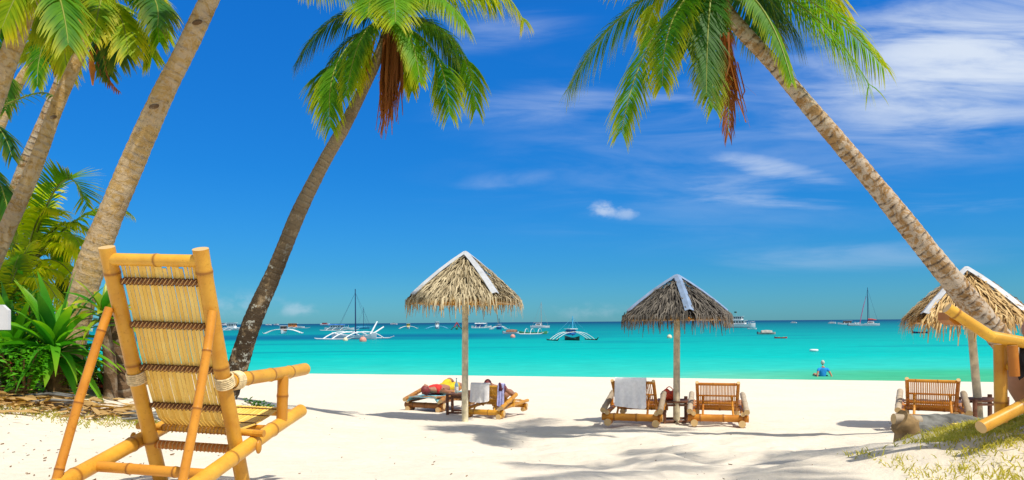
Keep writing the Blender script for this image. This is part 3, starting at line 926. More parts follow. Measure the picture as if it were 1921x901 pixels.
    palm('palm', 'heavy brown palm trunk cut off by the top left corner of the picture', [
        (-190, 720, 76), (-130, 520, 66), (-70, 345, 58), (-22, 215, 54), (12, 122, 52), (38, 50, 50), (58, -5, 47), (72, -50, 44)],
        7.0, 6.9, 'trunk_tan', [
            (4, 52, -.3, .2, 'frond_yellow', {'via': (40, -25)}), (128, 82, -.5, .2, 'frond_green', {'via': (108, -15)}),
            (-5, 95, .5, .2, 'frond_green', {'via': (20, 0)}), (95, 60, .4, .2, 'frond_green', {'via': (90, -20)}), (30, 45, .8, .2, 'frond_green', {'via': (40, -30)}),
            (-70, 40, .2, .2), (-60, -90, -.3, .1), (60, -200, .3, .1), (160, -120, -.2, .15), (200, -40, .3, .25)], crown=(74, -70, 6.9), ll=.42, seed=15, n=60, scale_w=.024, wk=.62)
    palm('palm', 'slender pale palm behind the others with a small yellowing crown', [
        (-150, 640, 30), (-60, 390, 26), (0, 235, 23), (38, 152, 20), (62, 116, 18), (85, 84, 17), (102, 60, 15)],
        12.0, 12.0, 'trunk_tan', [
            (70, 160, -.4, .2, 'frond_green', {'via': (78, 95)}), (53, 110, .3, .2, 'frond_yellow', {'via': (72, 75)}), (122, 140, .2, .2, 'frond_yellow', {'via': (118, 90)}),
            (138, 110, -.4, .2, 'frond_green', {'via': (125, 70)}), (90, 115, .4, .2, 'frond_dark', {'via': (95, 80)}), (112, 155, .3, .2, 'frond_dead', {'via': (100, 100), 'll': .15}),
            (60, 20, .3, .2), (140, 15, -.3, .2), (100, -20, .3, .1)], crown=(104, 55, 12), ll=.42, seed=16, n=44)
    palm('palm', 'thin grey palm trunk close behind the ring-scarred palm', [
        (-120, 700, 34), (-50, 545, 31), (-10, 450, 29), (14, 392, 27), (34, 342, 25), (54, 290, 24), (90, 205, 21), (132, 105, 19), (165, 30, 17)],
        9.6, 9.6, 'trunk_flaky', [(230, 60, .2, .2), (250, 20, -.3, .2), (120, 30, .3, .2), (185, -90, .2, .1), (150, 80, -.3, .2)], crown=(170, 12, 9.6), ll=.36, seed=17)
    palm('palm', 'dark palm whose frond tips droop in at the left edge beside the trunks', [
        (-260, 700, 40), (-200, 520, 36), (-150, 380, 30), (-120, 290, 26)],
        9.0, 9.0, 'trunk_tan', [(22, 292, -.3, .2, 'frond_dark', {'via': (-30, 225)}), (15, 455, -.2, .2, 'frond_dark', {'via': (-10, 330)}), (6, 420, .4, .2, 'frond_green', {'via': (-40, 290)}),
                                (108, 205, -.9, .2, 'frond_dark', {'via': (50, 180), 'll': .16, 'n': 18}), (10, 205, .2, .2, 'frond_dark', {'via': (-10, 140)}),
                                (-200, 120, .3, .2), (-60, 100, .3, .2)], crown=(-115, 275, 9.0), ll=.36, seed=18)
    # the bushy young palm behind the lily
    C0 = (48, 505, 9.4)
    kinds = ['frond_lime', 'frond_green', 'frond_lime']
    fr = [(163, 385, -.2, .2, 'frond_green', {'via': (112, 345), 'droop': .15, 'vee': .5, 'll': .42}),
          (246, 402, .3, .2, 'frond_green', {'via': (165, 400), 'll': .3}), (150, 460, -.4, .2, 'frond_lime', {'via': (110, 440)}),
          (168, 505, -.5, .2, 'frond_lime', {'via': (110, 455)}), (110, 395, -.2, .2, 'frond_lime', {'via': (72, 410)}), (150, 545, -.6, .2, 'frond_lime', {'via': (105, 490)}),
          (30, 370, .2, .2, 'frond_lime', {'via': (45, 430)}), (62, 560, -.7, .2, 'frond_lime', {'via': (70, 500)}), (-10, 430, .2, .2, 'frond_green', {'via': (20, 440)}),
          (10, 560, -.5, .2, 'frond_lime', {'via': (25, 490)}), (115, 500, .2, .2, 'frond_green', {'via': (90, 440)}), (90, 345, .4, .2, 'frond_lime', {'via': (68, 400)}),
          (185, 455, .1, .2, 'frond_lime', {'via': (120, 420)}), (-20, 500, -.2, .2, 'frond_lime', {'via': (15, 470)}), (125, 560, .3, .2, 'frond_dark', {'via': (95, 500)}),
          (205, 490, .5, .2, 'frond_green', {'via': (140, 450)}), (55, 640, -.4, .2, 'frond_green', {'via': (60, 540)}), (-30, 570, .1, .2, 'frond_dark', {'via': (10, 500)})]
    palm('palm', 'bushy young yellow-green palm behind the left trunks and the lily', [(52, 705, 34), (50, 620, 30), (48, 540, 26), (48, 515, 24)], 9.4, 9.4, 'trunk_tan', fr, crown=C0, ll=.34, seed=19, n=60, scale_w=.026, group='coconut palms')
    fr = [(118, 585, -.3, .2, 'frond_lime', {'via': (60, 520)}), (85, 500, .1, .2, 'frond_lime', {'via': (45, 530)}), (35, 480, .2, .2, 'frond_green', {'via': (15, 540)}), (70, 640, -.5, .2, 'frond_lime', {'via': (45, 570)}),
          (-60, 540, .1, .2, 'frond_lime', {'via': (-20, 540)}), (10, 660, -.4, .2, 'frond_green', {'via': (5, 590)}), (140, 535, .2, .2, 'frond_lime', {'via': (75, 510)}), (-40, 480, -.2, .2, 'frond_lime', {'via': (-15, 530)}), (60, 455, .3, .2, 'frond_lime', {'via': (30, 510)})]
    palm('palm', 'low feathery lime green palm seedling between the sign board and the bushy young palm', [(2, 715, 26), (2, 640, 22), (2, 605, 20)], 8.6, 8.6, 'trunk_tan', fr, crown=(2, 600, 8.6), ll=.26, seed=20, n=56, scale_w=.022)
    # a palm standing out of the frame at the right, whose crown shades the trodden sand
    random.seed(23)
    for (bx, by, cx, cy, cz, lab, sd) in ((6.5, 1.4, 3.95, 2.75, 4.5, 'palm out of the frame at the right that shades the trodden sand', 23),
                                          (-3.9, 1.0, -1.9, 0.4, 4.9, 'palm out of the frame behind the bamboo chair', 24)):
        if sd == 24: continue
        base = Vector((bx, by, G(bx, by) - .15)); c = Vector((cx, cy, cz + CZ))
        r = thing('coconut_palm', lab, 'palm tree', base, (0, 0, 0), 'coconut palms')
        trunk_part(r, [(base, .2), (base.lerp(c, .35) + Vector((.35, 0, -.1)), .16), (base.lerp(c, .7) + Vector((.2, 0, 0)), .14), (c, .12)], 'trunk_flaky')
        for i in range(7):
            a = 2 * PI * i / 7 + random.uniform(-.15, .15); L = random.uniform(1.7, 2.3)
            d = Vector((math.cos(a), math.sin(a), random.uniform(-.25, .7))).normalized()
            tip = c + d * L + Vector((0, 0, -.3 * L))
            frond(r, c, c + d * L * .55 + Vector((0, 0, .2 * L)), tip, ll=.50, n=40, m='frond_green', w=.032, droop=.6)
build_palms()


# ------------------------------------------------------------------ thatched umbrellas
def umbrella(label, px, apex_py, eave_py, D, Rr, rot0, m, strip, base_px, base_py, base_D, seed, messy=1.0, strips=(0, 1, 2, 3), group='thatched beach umbrellas'):
    random.seed(seed)
    base = at(base_px, base_py, base_D); base.z = G(base.x, base.y)
    apex = at(px, apex_py, D); eave_z = at(px, eave_py, D).z
    H = apex.z - eave_z
    root = thing('thatched_umbrella', label, 'beach umbrella', base, (0, 0, 0), group)
    top = apex - Vector((0, 0, .06))
    pole = MB(); r = .047
    pts = [base.lerp(top, i / 8) for i in range(9)]; pts[0] = pts[0] - Vector((0, 0, .15))
    pole.tube(pts, [r * (1.12 - .14 * i / 8) for i in range(9)], 12)
    pole.build('pole', 'wood_pale', root, True)
    cor = [Vector((math.cos(R(rot0 + 90 * k)), math.sin(R(rot0 + 90 * k)), 0)) for k in range(4)]

    def corner(k, t):
        return apex + cor[k % 4] * (Rr * t) + Vector((0, 0, -H * (0.80 * t + 0.20 * t * t) + .0))

    def surf(k, s, t, lift=0.0):
        a = corner(k, t); b = corner(k + 1, t)
        q = a.lerp(b, s)
        mid = cor[k % 4] + cor[(k + 1) % 4]
        q += mid.normalized() * Rr * .14 * t * 4 * s * (1 - s)         # the eaves bulge a little
        n = (mid.normalized() * H + Vector((0, 0, Rr * .75))).normalized()
        return q + n * lift
    shell = MB()
    for k in range(4):
        g = [[surf(k, s / 6, max(t / 6, .01) * .97, -.02) for s in range(7)] for t in range(7)]
        shell.sheet(g, -.02)
    sh = shell.build('thatch_lining', m, root, True)
    th = MB()
    rows = 15
    for k in range(4):
        for rw in range(rows):
            t0 = (rw + .3) / rows
            wid = (corner(k, t0) - corner(k + 1, t0)).length
            cnt = max(3, int(wid / .020))
            for c in range(cnt):
                s = min(max((c + random.uniform(-.6, 1.6)) / cnt, 0.0), 1.0)
                tt = max(0.01, t0 + random.uniform(-.6, .5) / rows)
                L = random.uniform(.10, .22) * (1.0 + .25 * messy)
                slope = math.hypot(Rr, H) * .85
                t1 = tt + L / slope
                sk = random.gauss(0, .035) * messy
                l0 = .004 + random.uniform(0, .03)
                p0 = surf(k, s, tt, l0); 
                p1 = surf(k, min(max(s + sk * .5, -.02), 1.02), min((tt + t1) / 2, 1.03), l0 + .012 + random.uniform(0, .03) * messy)
                p2 = surf(k, min(max(s + sk, -.03), 1.03), min(t1, 1.03), l0 + random.uniform(.0, .035) * messy)
                if t1 > 1.0:
                    ov = (t1 - 1.0) * slope * random.uniform(.5, 1.4)
                    p2 = p2 + Vector((0, 0, -ov)) + cor[k] * random.uniform(-.02, .02) + (p2 - apex).normalized() * .05 * random.random() * messy
                side = (cor[(k + 1) % 4] - cor[k]).normalized() + Vector((0, 0, random.uniform(-.4, .4)))
                hw = random.uniform(.006, .013)
                i0 = len(th.v); rnd = random.random()
                for q, (pp, ww, tp) in enumerate(((p0, .8, 0), (p1, 1, .35), (p2, .35, 1.0 if t1 > 1 else .5))):
                    for e in (-1, 1):
                        th.v.append(pp + side * hw * ww * e); j = len(th.v) - 1
                        th.a.setdefault('rnd', {})[j] = rnd; th.a.setdefault('tip', {})[j] = tp
                th.quad((i0, i0 + 1, i0 + 3, i0 + 2)); th.quad((i0 + 2, i0 + 3, i0 + 5, i0 + 4))
        # ragged fringe below the eave
        for c in range(int(150 * Rr)):
            s = random.random(); p0 = surf(k, s, .97, random.uniform(-.02, .02))
            L = random.uniform(.03, .10) * (.6 + .4 * messy * random.random())
            o = (cor[k].lerp(cor[(k + 1) % 4], s)).normalized()
            p1 = p0 + o * L * random.uniform(.1, .55) + Vector((random.gauss(0, .012), random.gauss(0, .012), -L * .5))
            p2 = p1 + o * L * random.uniform(-.05, .2) + Vector((random.gauss(0, .02), random.gauss(0, .02), -L * .6))
            side = (cor[(k + 1) % 4] - cor[k]).normalized(); hw = random.uniform(.005, .010)
            i0 = len(th.v); rnd = random.random()
            for q, (pp, ww) in enumerate(((p0, 1), (p1, .8), (p2, .3))):
                for e in (-1, 1):
                    th.v.append(pp + side * hw * ww * e); j = len(th.v) - 1
                    th.a.setdefault('rnd', {})[j] = rnd; th.a.setdefault('tip', {})[j] = (.7, .9, 1)[q]
            th.quad((i0, i0 + 1, i0 + 3, i0 + 2)); th.quad((i0 + 2, i0 + 3, i0 + 5, i0 + 4))
    th.build('thatch', m, root, True, sharp=0)
    for k in range(4):
        # rafters and the eave poles that carry the thatch
        rb = MB(); rb.tube([corner(k, .12) - Vector((0, 0, .07)), corner(k, .98) - Vector((0, 0, .07))], .018, 8); rb.build('rafter', 'bamboo_orange', root, True)
        eb = MB(); eb.tube([corner(k, .93) - Vector((0, 0, .09)), corner(k + 1, .93) - Vector((0, 0, .09))], .020, 8); eb.build('eave_pole', 'bamboo_honey', root, True)
        if k not in strips: continue
        st = MB(); L = []
        for t in (.0, .25, .5, .75, .97):
            c = corner(k, max(t, .015)); tang = Vector((-cor[k].y, cor[k].x, 0)); w = .050 + .012 * t; up = Vector((0, 0, 1)) * .075
            L.append([c + tang * -w + up - cor[k] * .01 - Vector((0, 0, .022)), c + up + cor[k] * .012, c + tang * w + up - cor[k] * .01 - Vector((0, 0, .022))])
        st.sheet(L, .006); st.build('ridge_strip', strip, root, True, sharp=25)
    cp = MB(); cp.tube([apex + Vector((0, 0, -.02)), apex + Vector((0, 0, .045)), apex + Vector((0, 0, .075))], [.075, .055, .012], 10); cp.build('cap', strip, root, True)
    # short cross braces at the pole head
    br = MB()
    for k in range(2):
        d = cor[k] * .22
        z = Vector((0, 0, eave_z - apex.z + .03))
        br.tube([apex + z - d, apex + z + d], .02, 8)
    br.build('brace', 'bamboo_honey', root, True)
    return root


umbrella('wide pale straw umbrella over the two loungers with the bottle and the shirt', 873, 480, 565, 11.3, .95, -58, 'thatch_straw', 'zinc_white', 872, 778, 11.3, 31, .9)
umbrella('dark grey weathered thatch umbrella with a bluish metal strip facing the viewer', 1270, 524, 594, 10.8, .77, -90, 'thatch_grey', 'zinc_blue', 1269, 786, 10.8, 32, .9)
umbrella('golden shaggy thatch umbrella on a leaning mottled pole behind the leaning palm', 1813, 510, 600, 9.8, .84, -68, 'thatch_golden', 'zinc_white', 1838, 782, 9.8, 33, 1.3)


# ------------------------------------------------------------------ the tall bamboo chair
def big_chair():
    random.seed(3)
    root = thing('bamboo_chair', 'tall slatted bamboo reclining chair standing close on the left, seen from behind', 'chair', at(0, 0, 1), (0, 0.041, -0.16), 'bamboo reclining chairs')
    root.location = (-1.587, 3.654, CZ - .811)
    root.location.z = G(-1.587, 3.654) - 0.005
    wp, wr = .232, .292
    V = lambda x, u, w: Vector((x, u, w))
    ptop, pbot = (-.418, 1.144), (.012, .0)
    lerp2 = lambda a, b, t: (a[0] + (b[0] - a[0]) * t, a[1] + (b[1] - a[1]) * t)
    for sd in (-1, 1):
        tp = 1.0
        b = MB().bamboo(V(sd * wp * .99, *pbot), V(sd * wp, *lerp2(ptop, pbot, -.015)), .0355, .46, 16, .004, off=.20 if sd > 0 else .24)
        b.build('back_post', 'bamboo_honey', root)
    for sd in (-1, 1):
        b = MB().bamboo(V(sd * wr, .50, .334), V(sd * wr, -.62, .112), .0365, .36, 16, .008, off=.33)
        b.build('side_rail', 'bamboo_honey', root)
        # prop from the post to the foot of the rail
        b = MB().bamboo(V(sd * .260, -.360, .885), V(sd * .296, -.655, .0), .0200, .30, 12, .010 * sd)
        b.build('prop', 'bamboo_orange', root)
        # armrest and its post
        b = MB().bamboo(V(sd * (wp + .012), -.165, .553), V(sd * wr, .535, .568), .0345, .22, 14, .006, off=.13)
        b.build('armrest', 'bamboo_honey', root)
        b = MB().bamboo(V(sd * wr, .272, .30), V(sd * wr, .272, .548), .029, .16, 12, 0, off=.14)
        b.build('arm_post', 'bamboo_honey', root)
        # cream rope around post and armrest
        rp = MB()
        c = V(sd * wp, *lerp2(ptop, pbot, .515)); ax = (V(0, *ptop) - V(0, *pbot)).normalized(); s, n = frame(ax)
        for q in range(6):
            o = c + ax * (q - 2.5) * .0095
            rp.tube([o + (s * math.cos(2 * PI * i / 18) + n * math.sin(2 * PI * i / 18)) * .0405 + ax * .004 * math.sin(2 * PI * i / 18) for i in range(19)], .005, 6, False)
        c = V(sd * (wp + .013), -.150, .553); ax = V(0, 1, .02).normalized(); s, n = frame(ax)
        for q in range(6):
            o = c + ax * q * .0105
            rp.tube([o + (s * math.cos(2 * PI * i / 18) + n * math.sin(2 * PI * i / 18)) * .041 for i in range(19)], .0055, 6, False)
        rp.build('rope', 'rope_cream', root)
        pg = MB(); pg.tube([V(sd * (wr - .03), -.02, .285), V(sd * (wr + .055), -.02, .285)], .018, 10); pg.ball(V(sd * (wr + .05), -.06, .225), (.012, .022, .034)); pg.build('peg', 'bamboo_honey', root)
    # top bar
    MB().bamboo(V(-wp, -.405, 1.108), V(wp, -.405, 1.108), .029, .23, 14, 0, off=.24).build('top_bar', 'bamboo_honey', root)
    # bar low across the posts, and the one across the rails
    MB().bamboo(V(-wp, -.066, .208), V(wp, -.066, .208), .022, .3, 12).build('lower_bar', 'bamboo_orange', root)
    MB().bamboo(V(-wr, -.39, .155), V(wr, -.39, .155), .025, .24, 12).build('rear_bar', 'bamboo_orange', root)
    MB().bamboo(V(-wr, .44, .325), V(wr, .44, .325), .022, .3, 12).build('seat_bar', 'bamboo_honey', root)
    MB().bamboo(V(-wr, -.02, .285), V(wr, -.02, .285), .018, .3, 12).build('seat_bar', 'bamboo_honey', root)
    MB().bamboo(V(-wr, .20, .272), V(wr, .20, .272), .018, .3, 12).build('seat_bar', 'bamboo_honey', root)
    # slats run from the top down the back and forward over the seat
    prof = [(-.375, 1.085), (-.350, 1.02), (-.315, .93), (-.275, .815), (-.235, .70), (-.195, .60), (-.155, .50), (-.118, .42), (-.075, .345), (-.015, .300), (.06, .290), (.17, .296), (.30, .318), (.44, .350)]
    N = 19; gapw = .396 / N
    for i in range(N):
        x = -.196 + gapw * (i + .5); b = MB(); w = random.uniform(.0168, .0180) / 2; th = .004
        jx = random.uniform(-.0006, .0006); zt = random.uniform(-.012, .012)
        rings = []
        for q, (u, h) in enumerate(prof):
            t = Vector((0, prof[min(q + 1, len(prof) - 1)][0] - prof[max(q - 1, 0)][0], prof[min(q + 1, len(prof) - 1)][1] - prof[max(q - 1, 0)][1])).normalized()
            nn = Vector((1, 0, 0)).cross(t)
            wob = .0005 * math.sin(q * 1.1 + i * 2.1) + jx
            c = V(x + wob, u, h + (zt if q == 0 else 0))
            e = Vector((1, 0, 0)) * w
            rings.append([c - e - nn * th * .5, c - e * .8 + nn * th, c + e * .8 + nn * th, c + e - nn * th * .5])
        b.loft(rings, True); b.build('slat', 'bamboo_slat', root, sharp=40)
    # cross bars behind the slats with dark cane lashed over them
    def nearest(h):
        for q in range(len(prof) - 1):
            if prof[q][1] >= h >= prof[q + 1][1]:
                t = (prof[q][1] - h) / (prof[q][1] - prof[q + 1][1]); return prof[q][0] + (prof[q + 1][0] - prof[q][0]) * t
        return 0
    for h, mt, pale in ((1.012, 'bamboo_brown', 0), (.812, 'bamboo_brown', 0), (.605, 'bamboo_brown', 0), (.412, 'bamboo_brown', 0)):
        u = nearest(h) - .016
        cb = MB().bamboo(V(-wp, u, h), V(wp, u, h), .0115, .5, 8).build('cross_bar', mt, root)
        lb = MB()
        for i in range(N):
            x = -.196 + gapw * i
            pts = []
            for k in range(9):
                a = -PI * .55 + PI * 1.1 * k / 8
                pts.append(V(x + gapw * .95 * k / 8, u - .0145 * math.cos(a), h + .016 * math.sin(a)))
            lb.tube(pts, .0036, 5, True)
            lb.tube([V(x - .001, u + .012, h - .014), V(x + .001, u + .024, h - .004), V(x - .001, u + .012, h + .016)], .003, 5)
        lb.build('lashing', 'lashing_tan' if pale else 'lashing_dark', cb)
        lb2 = MB()
        for i in range(N):
            x = -.196 + gapw * (i + .4)
            lb2.tube([V(x, u - .0135, h - .012), V(x + gapw * .5, u - .0155, h), V(x + gapw * .9, u - .0135, h + .013)], .0026, 5)
        lb2.build('lashing', 'lashing_tan', cb)
    for (u, h, r) in ((-.066, .208, .023), (-.02, .285, .019)):
        lb = MB()
        for i in range(N):
            x = -.19 + gapw * i
            lb.tube([V(x + .006 * k / 4, u - r * math.cos(-1.3 + 2.6 * k / 4), h + r * math.sin(-1.3 + 2.6 * k / 4)) for k in range(5)], .003, 5)
        lb.build('lashing', 'lashing_tan', root)
    for u, h in ((.17, .296), (.30, .318), (.40, .342)):
        MB().tube([V(-.2, u, h + .006), V(.2, u, h + .006)], .0035, 6).build('seat_cord', 'lashing_dark', root)
    return root
big_chair()


# ------------------------------------------------------------------ low loungers
def make_lounger(label, m='bamboo_orange', recline=0.0, bleached=True, mrail=None):
    """origin on the sand under the rear log; +y is towards the foot end"""
    root = thing('bamboo_lounger', label, 'lounger', (0, 0, 0), (0, 0, 0), 'bamboo loungers on the sand')
    V = lambda x, y, z: Vector((x, y, z))
    mr = mrail or ('bamboo_bleached' if bleached else m)
    MB().bamboo(V(-.46, 0, .125), V(.46, 0, .125), .058, .32, 14).build('rear_log', m, root)
    MB().bamboo(V(-.42, 1.42, .125), V(.42, 1.42, .125), .05, .32, 12).build('front_log', m, root)
    for sd in (-1, 1):
        MB().tube([V(sd * .36, -.10, .052), V(sd * .36, .12, .052)], .056, 12, cut=True).build('foot', m, root)
        MB().tube([V(sd * .34, 1.34, .045), V(sd * .34, 1.52, .045)], .05, 12, cut=True).build('foot', m, root)
        MB().bamboo(V(sd * .37, -.08, .20), V(sd * .40, 1.50, .23), .036, .35, 10).build('side_rail', m, root)
        MB().bamboo(V(sd * .43, -.10, .235), V(sd * .41, .78, .43), .044, .33, 12).build('armrest', mr, root)
        MB().bamboo(V(sd * .41, .62, .18), V(sd * .41, .62, .40), .03, .2, 10).build('arm_post', m, root)
    # back panel
    if recline < .5:
        y0, z0, y1, z1 = .62, .22, .10, .66
    else:
        y0, z0, y1, z1 = .72, .25, -.06, .30
    A = lambda x, t: V(x, y0 + (y1 - y0) * t, z0 + (z1 - z0) * t)
    for sd in (-1, 1):
        MB().bamboo(A(sd * .305, -.05), A(sd * .315, 1.04), .027, .22, 10).build('back_post', m, root)
    for t, r in ((.97, .024), (.50, .014), (.18, .02)):
        MB().bamboo(A(-.31, t), A(.31, t), r, .3, 10).build('cross_bar', m, root)
    n = (V(0, y1 - y0, z1 - z0)).cross(V(1, 0, 0)).normalized()
    sl = MB()
    for i in range(24):
        x = -.275 + .55 * (i + .5) / 24 + random.uniform(-.002, .002)
        a, b = A(x, .02) - n * .018, A(x, .95) - n * .018
        e = V(.0072, 0, 0); th = n * .003
        sl.loft([[a - e - th, a + e - th, a + e + th, a - e + th], [b - e - th, b + e - th, b + e + th, b - e + th]], smooth=False)
    sl.build('back_slats', m, root)
    if recline < .5:
        for sd in (-1, 1):
            MB().bamboo(A(sd * .22, .48) + V(0, -.02, 0), V(sd * .23, -.01, .17), .017, .2, 8).build('prop', m, root)
    ss = MB()
    for i in range(24):
        x = -.275 + .55 * (i + .5) / 24
        ss.box(V(x, 1.03, .255), (.015, .86, .007))
    ss.build('seat_slats', m, root)
    for y in (.66, 1.05, 1.40):
        MB().bamboo(V(-.40, y, .236), V(.40, y, .236), .014, .3, 8).build('seat_bar', m, root)
    return root


def place(o, px, py, yaw, sc=1.0, dz=0.0):
    p = hit(px, py); o.scale = (sc, sc, sc)
    o.location = (p.x, p.y, p.z + dz); o.rotation_euler = (0, 0, -R(yaw))
    return o


random.seed(5)
L_midL = place(make_lounger('brown bamboo lounger under the white towel left of the grey thatch umbrella'), 1186, 799, 17, .90)
L_midR = place(make_lounger('bare orange bamboo lounger right of the grey thatch umbrella'), 1347, 800, 15, .87)
L_right = place(make_lounger('bamboo lounger behind the driftwood log, half hidden by it', 'bamboo_orange'), 1750, 803, 29, .86)
L_sun = place(make_lounger('honey yellow lounger in full sun with the white towel and the lavender shirt', 'bamboo_honey', 0, False), 908, 785, 22, .80)
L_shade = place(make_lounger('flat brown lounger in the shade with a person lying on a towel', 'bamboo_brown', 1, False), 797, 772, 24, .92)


def side_table(label, px, py, w=.42, h=.34, yaw=0, D=None):
    p = hit(px, py) if D is None else Vector(((px - W0 / 2) / F * D, D, 0))
    p.z = G(p.x, p.y)
    root = thing('side_table', label, 'table', p, (0, 0, -R(yaw)), 'small wooden tables by the umbrella poles')
    V = lambda x, y, z: Vector((x, y, z))
    for sx in (-1, 1):
        for sy in (-1, 1):
            MB().bamboo(V(sx * w * .46, sy * .17, -.02), V(sx * w * .46, sy * .17, h + (.05 if sx > 0 else .02)), .028, .3, 10).build('leg', 'wood_table', root)
    tp = MB()
    for i in range(6):
        tp.box(V(0, -.17 + .068 * i, h + .002), (w, .058, .022), bev=.004)
    tp.build('table_top', 'wood_table', root)
    for sy in (-1, 1):
        MB().bamboo(V(-w * .46, sy * .17, h * .86), V(w * .46, sy * .17, h * .86), .018, .3, 8).build('rail', 'wood_table', root)
        MB().bamboo(V(-w * .46, sy * .17, h * .12), V(w * .46, sy * .17, h * .12), .02, .3, 8).build('rail', 'wood_table', root)
    return root


T1 = side_table('wooden side table holding the clear bottle, left of the straw umbrella pole', 860, 777, .34, .36, 10)
T2 = side_table('low reddish side table holding the orange-red bag at the grey umbrella pole', 1267, 793, .44, .33)
T3 = side_table('dark side table by the leaning pole, partly behind the bamboo post', 1842, 797, .46, .34, 0, 9.7)
p = hit(1267, 788)
cb = MB(); cb.box((0, 0, .03), (.46, .40, .10), bev=.02); cb.build('umbrella_base', 'concrete', None, loc=(p.x, p.y + .02, p.z))
tag(bpy.data.objects['umbrella_base'], 'dark concrete block on the sand at the foot of the grey umbrella pole', 'umbrella base')


# ------------------------------------------------------------------ things on and by the loungers
def draped_towel(name, label, lounger, x0, x1, down, front, m, group=None, seed=1, skew=0.0, cat='towel'):
    """hangs over the lounger's top bar; coordinates in the lounger's own frame"""
    random.seed(seed)
    g = []
    yb, zb = .10, .675
    path = []
    n = 12
    for i in range(n + 1):                      # outside (towards the viewer), bottom to top
        t = i / n
        path.append((yb - .045 - .02 * (1 - t), zb - down * (1 - t)))
    for a in (150, 90, 30): path.append((yb + .035 * math.cos(R(a)), zb + .022 + .03 * math.sin(R(a))))
    for i in range(1, 9):
        t = i / 8
        path.append((yb + .035 + front * t * .75, zb - front * t * .66))
    cols = 22
    for r_, (y, z) in enumerate(path):
        row = []
        for c in range(cols + 1):
            s = c / cols; hang = max(0, 1 - r_ / n)
            fold = .012 * hang * math.sin(s * 17 + seed) + .007 * math.sin(s * 31 + seed * 2 + r_ * .2) * hang
            wz = (.03 * skew * (s - .5) + .018 * math.sin(s * 3.3 + seed)) * hang
            xx = x0 + (x1 - x0) * s
            if hang > .85 and c in (0, cols): z_ = z + .015
            else: z_ = z
            row.append(Vector((xx + .012 * hang * (s - .5), y + fold - .02 * hang, z_ + wz)))
        g.append(row)
    b = MB(); b.sheet(g, .007)
    o = b.build(name, m)
    o.location = lounger.location; o.rotation_euler = lounger.rotation_euler; o.scale = lounger.scale
    return tag(o, label, cat, group)


draped_towel('beach_towel', 'white towel over the back of the lounger beside the grey thatch umbrella', L_midL, -.27, .205, .40, .2, 'towel_white', 'white towels on lounger backs', 2)
draped_towel('beach_towel', 'white towel hanging on the sunlit yellow lounger next to the pale umbrella pole', L_sun, -.33, .10, .34, .2, 'towel_white', 'white towels on lounger backs', 3, 1.0)
draped_towel('lavender_shirt', 'lavender shirt hanging down at the right side of the sunlit yellow lounger', L_sun, .29, .43, .42, .1, 'cloth_lavender', None, 4, -2.5, 'shirt')


def lounger_pt(l, x, y, z):
    return Vector(l.location) + Matrix.Rotation(l.rotation_euler.z, 3, 'Z') @ (Vector((x, y, z)) * l.scale.x)


def bottle(label, p, h=.26):
    root = thing('bottle', label, 'bottle', p)
    b = MB(); pr = [(0, .03), (.01, .034), (.55, .034), (.66, .026), (.76, .0125), (.95, .012), (1, .0135)]
    b.tube([Vector((0, 0, z * h)) for z, r in pr], [r for z, r in pr], 14)
    b.build('glass_body', 'bottle_glass', root)
    MB().tube([Vector((0, 0, .2 * h)), Vector((0, 0, .45 * h))], .0352, 14, cap=False).build('paper_label', 'label_white', root)
    MB().tube([Vector((0, 0, .985 * h)), Vector((0, 0, 1.05 * h))], .0145, 10).build('bottle_cap', 'zinc_blue', root)


tz = T1.location
bottle('clear bottle standing on the side table beside the straw umbrella pole', Vector((tz.x - .03, tz.y, tz.z + .374)))


def bag(name, label, p, m, s=(.13, .09, .085), cat='bag'):
    root = thing(name, label, cat, p)
    b = MB(); b.ball((0, 0, s[2] * .95), s, 18, 12)
    for i, v in enumerate(b.v):
        k = 1 + .22 * mnoise.noise(v * 14) - .18 * math.exp(-((v.x - .02) / .04) ** 2) * (1 if v.z > s[2] else 0)
        b.v[i] = Vector((v.x * k, v.y * k, max(v.z * k, .0)))
    b.build('bag_body', m, root)
    if m == 'bag_maroon': return root
    h = MB(); h.tube([Vector((-.06 + .12 * i / 8, 0, s[2] * 1.8 + .05 * math.sin(PI * i / 8))) for i in range(9)], .007, 6); h.build('handle', m, root)
    return root


tz = T2.location
bag('beach_bag', 'crumpled orange-red bag on the low side table by the grey umbrella pole', Vector((tz.x - .09, tz.y, tz.z + .343)), 'bag_orange_red')
pb = lounger_pt(L_sun, .36, .12, .50)
bag('beach_bag', 'dark maroon bag hooked on the right corner of the sunlit yellow lounger', pb, 'bag_maroon', (.07, .07, .10))


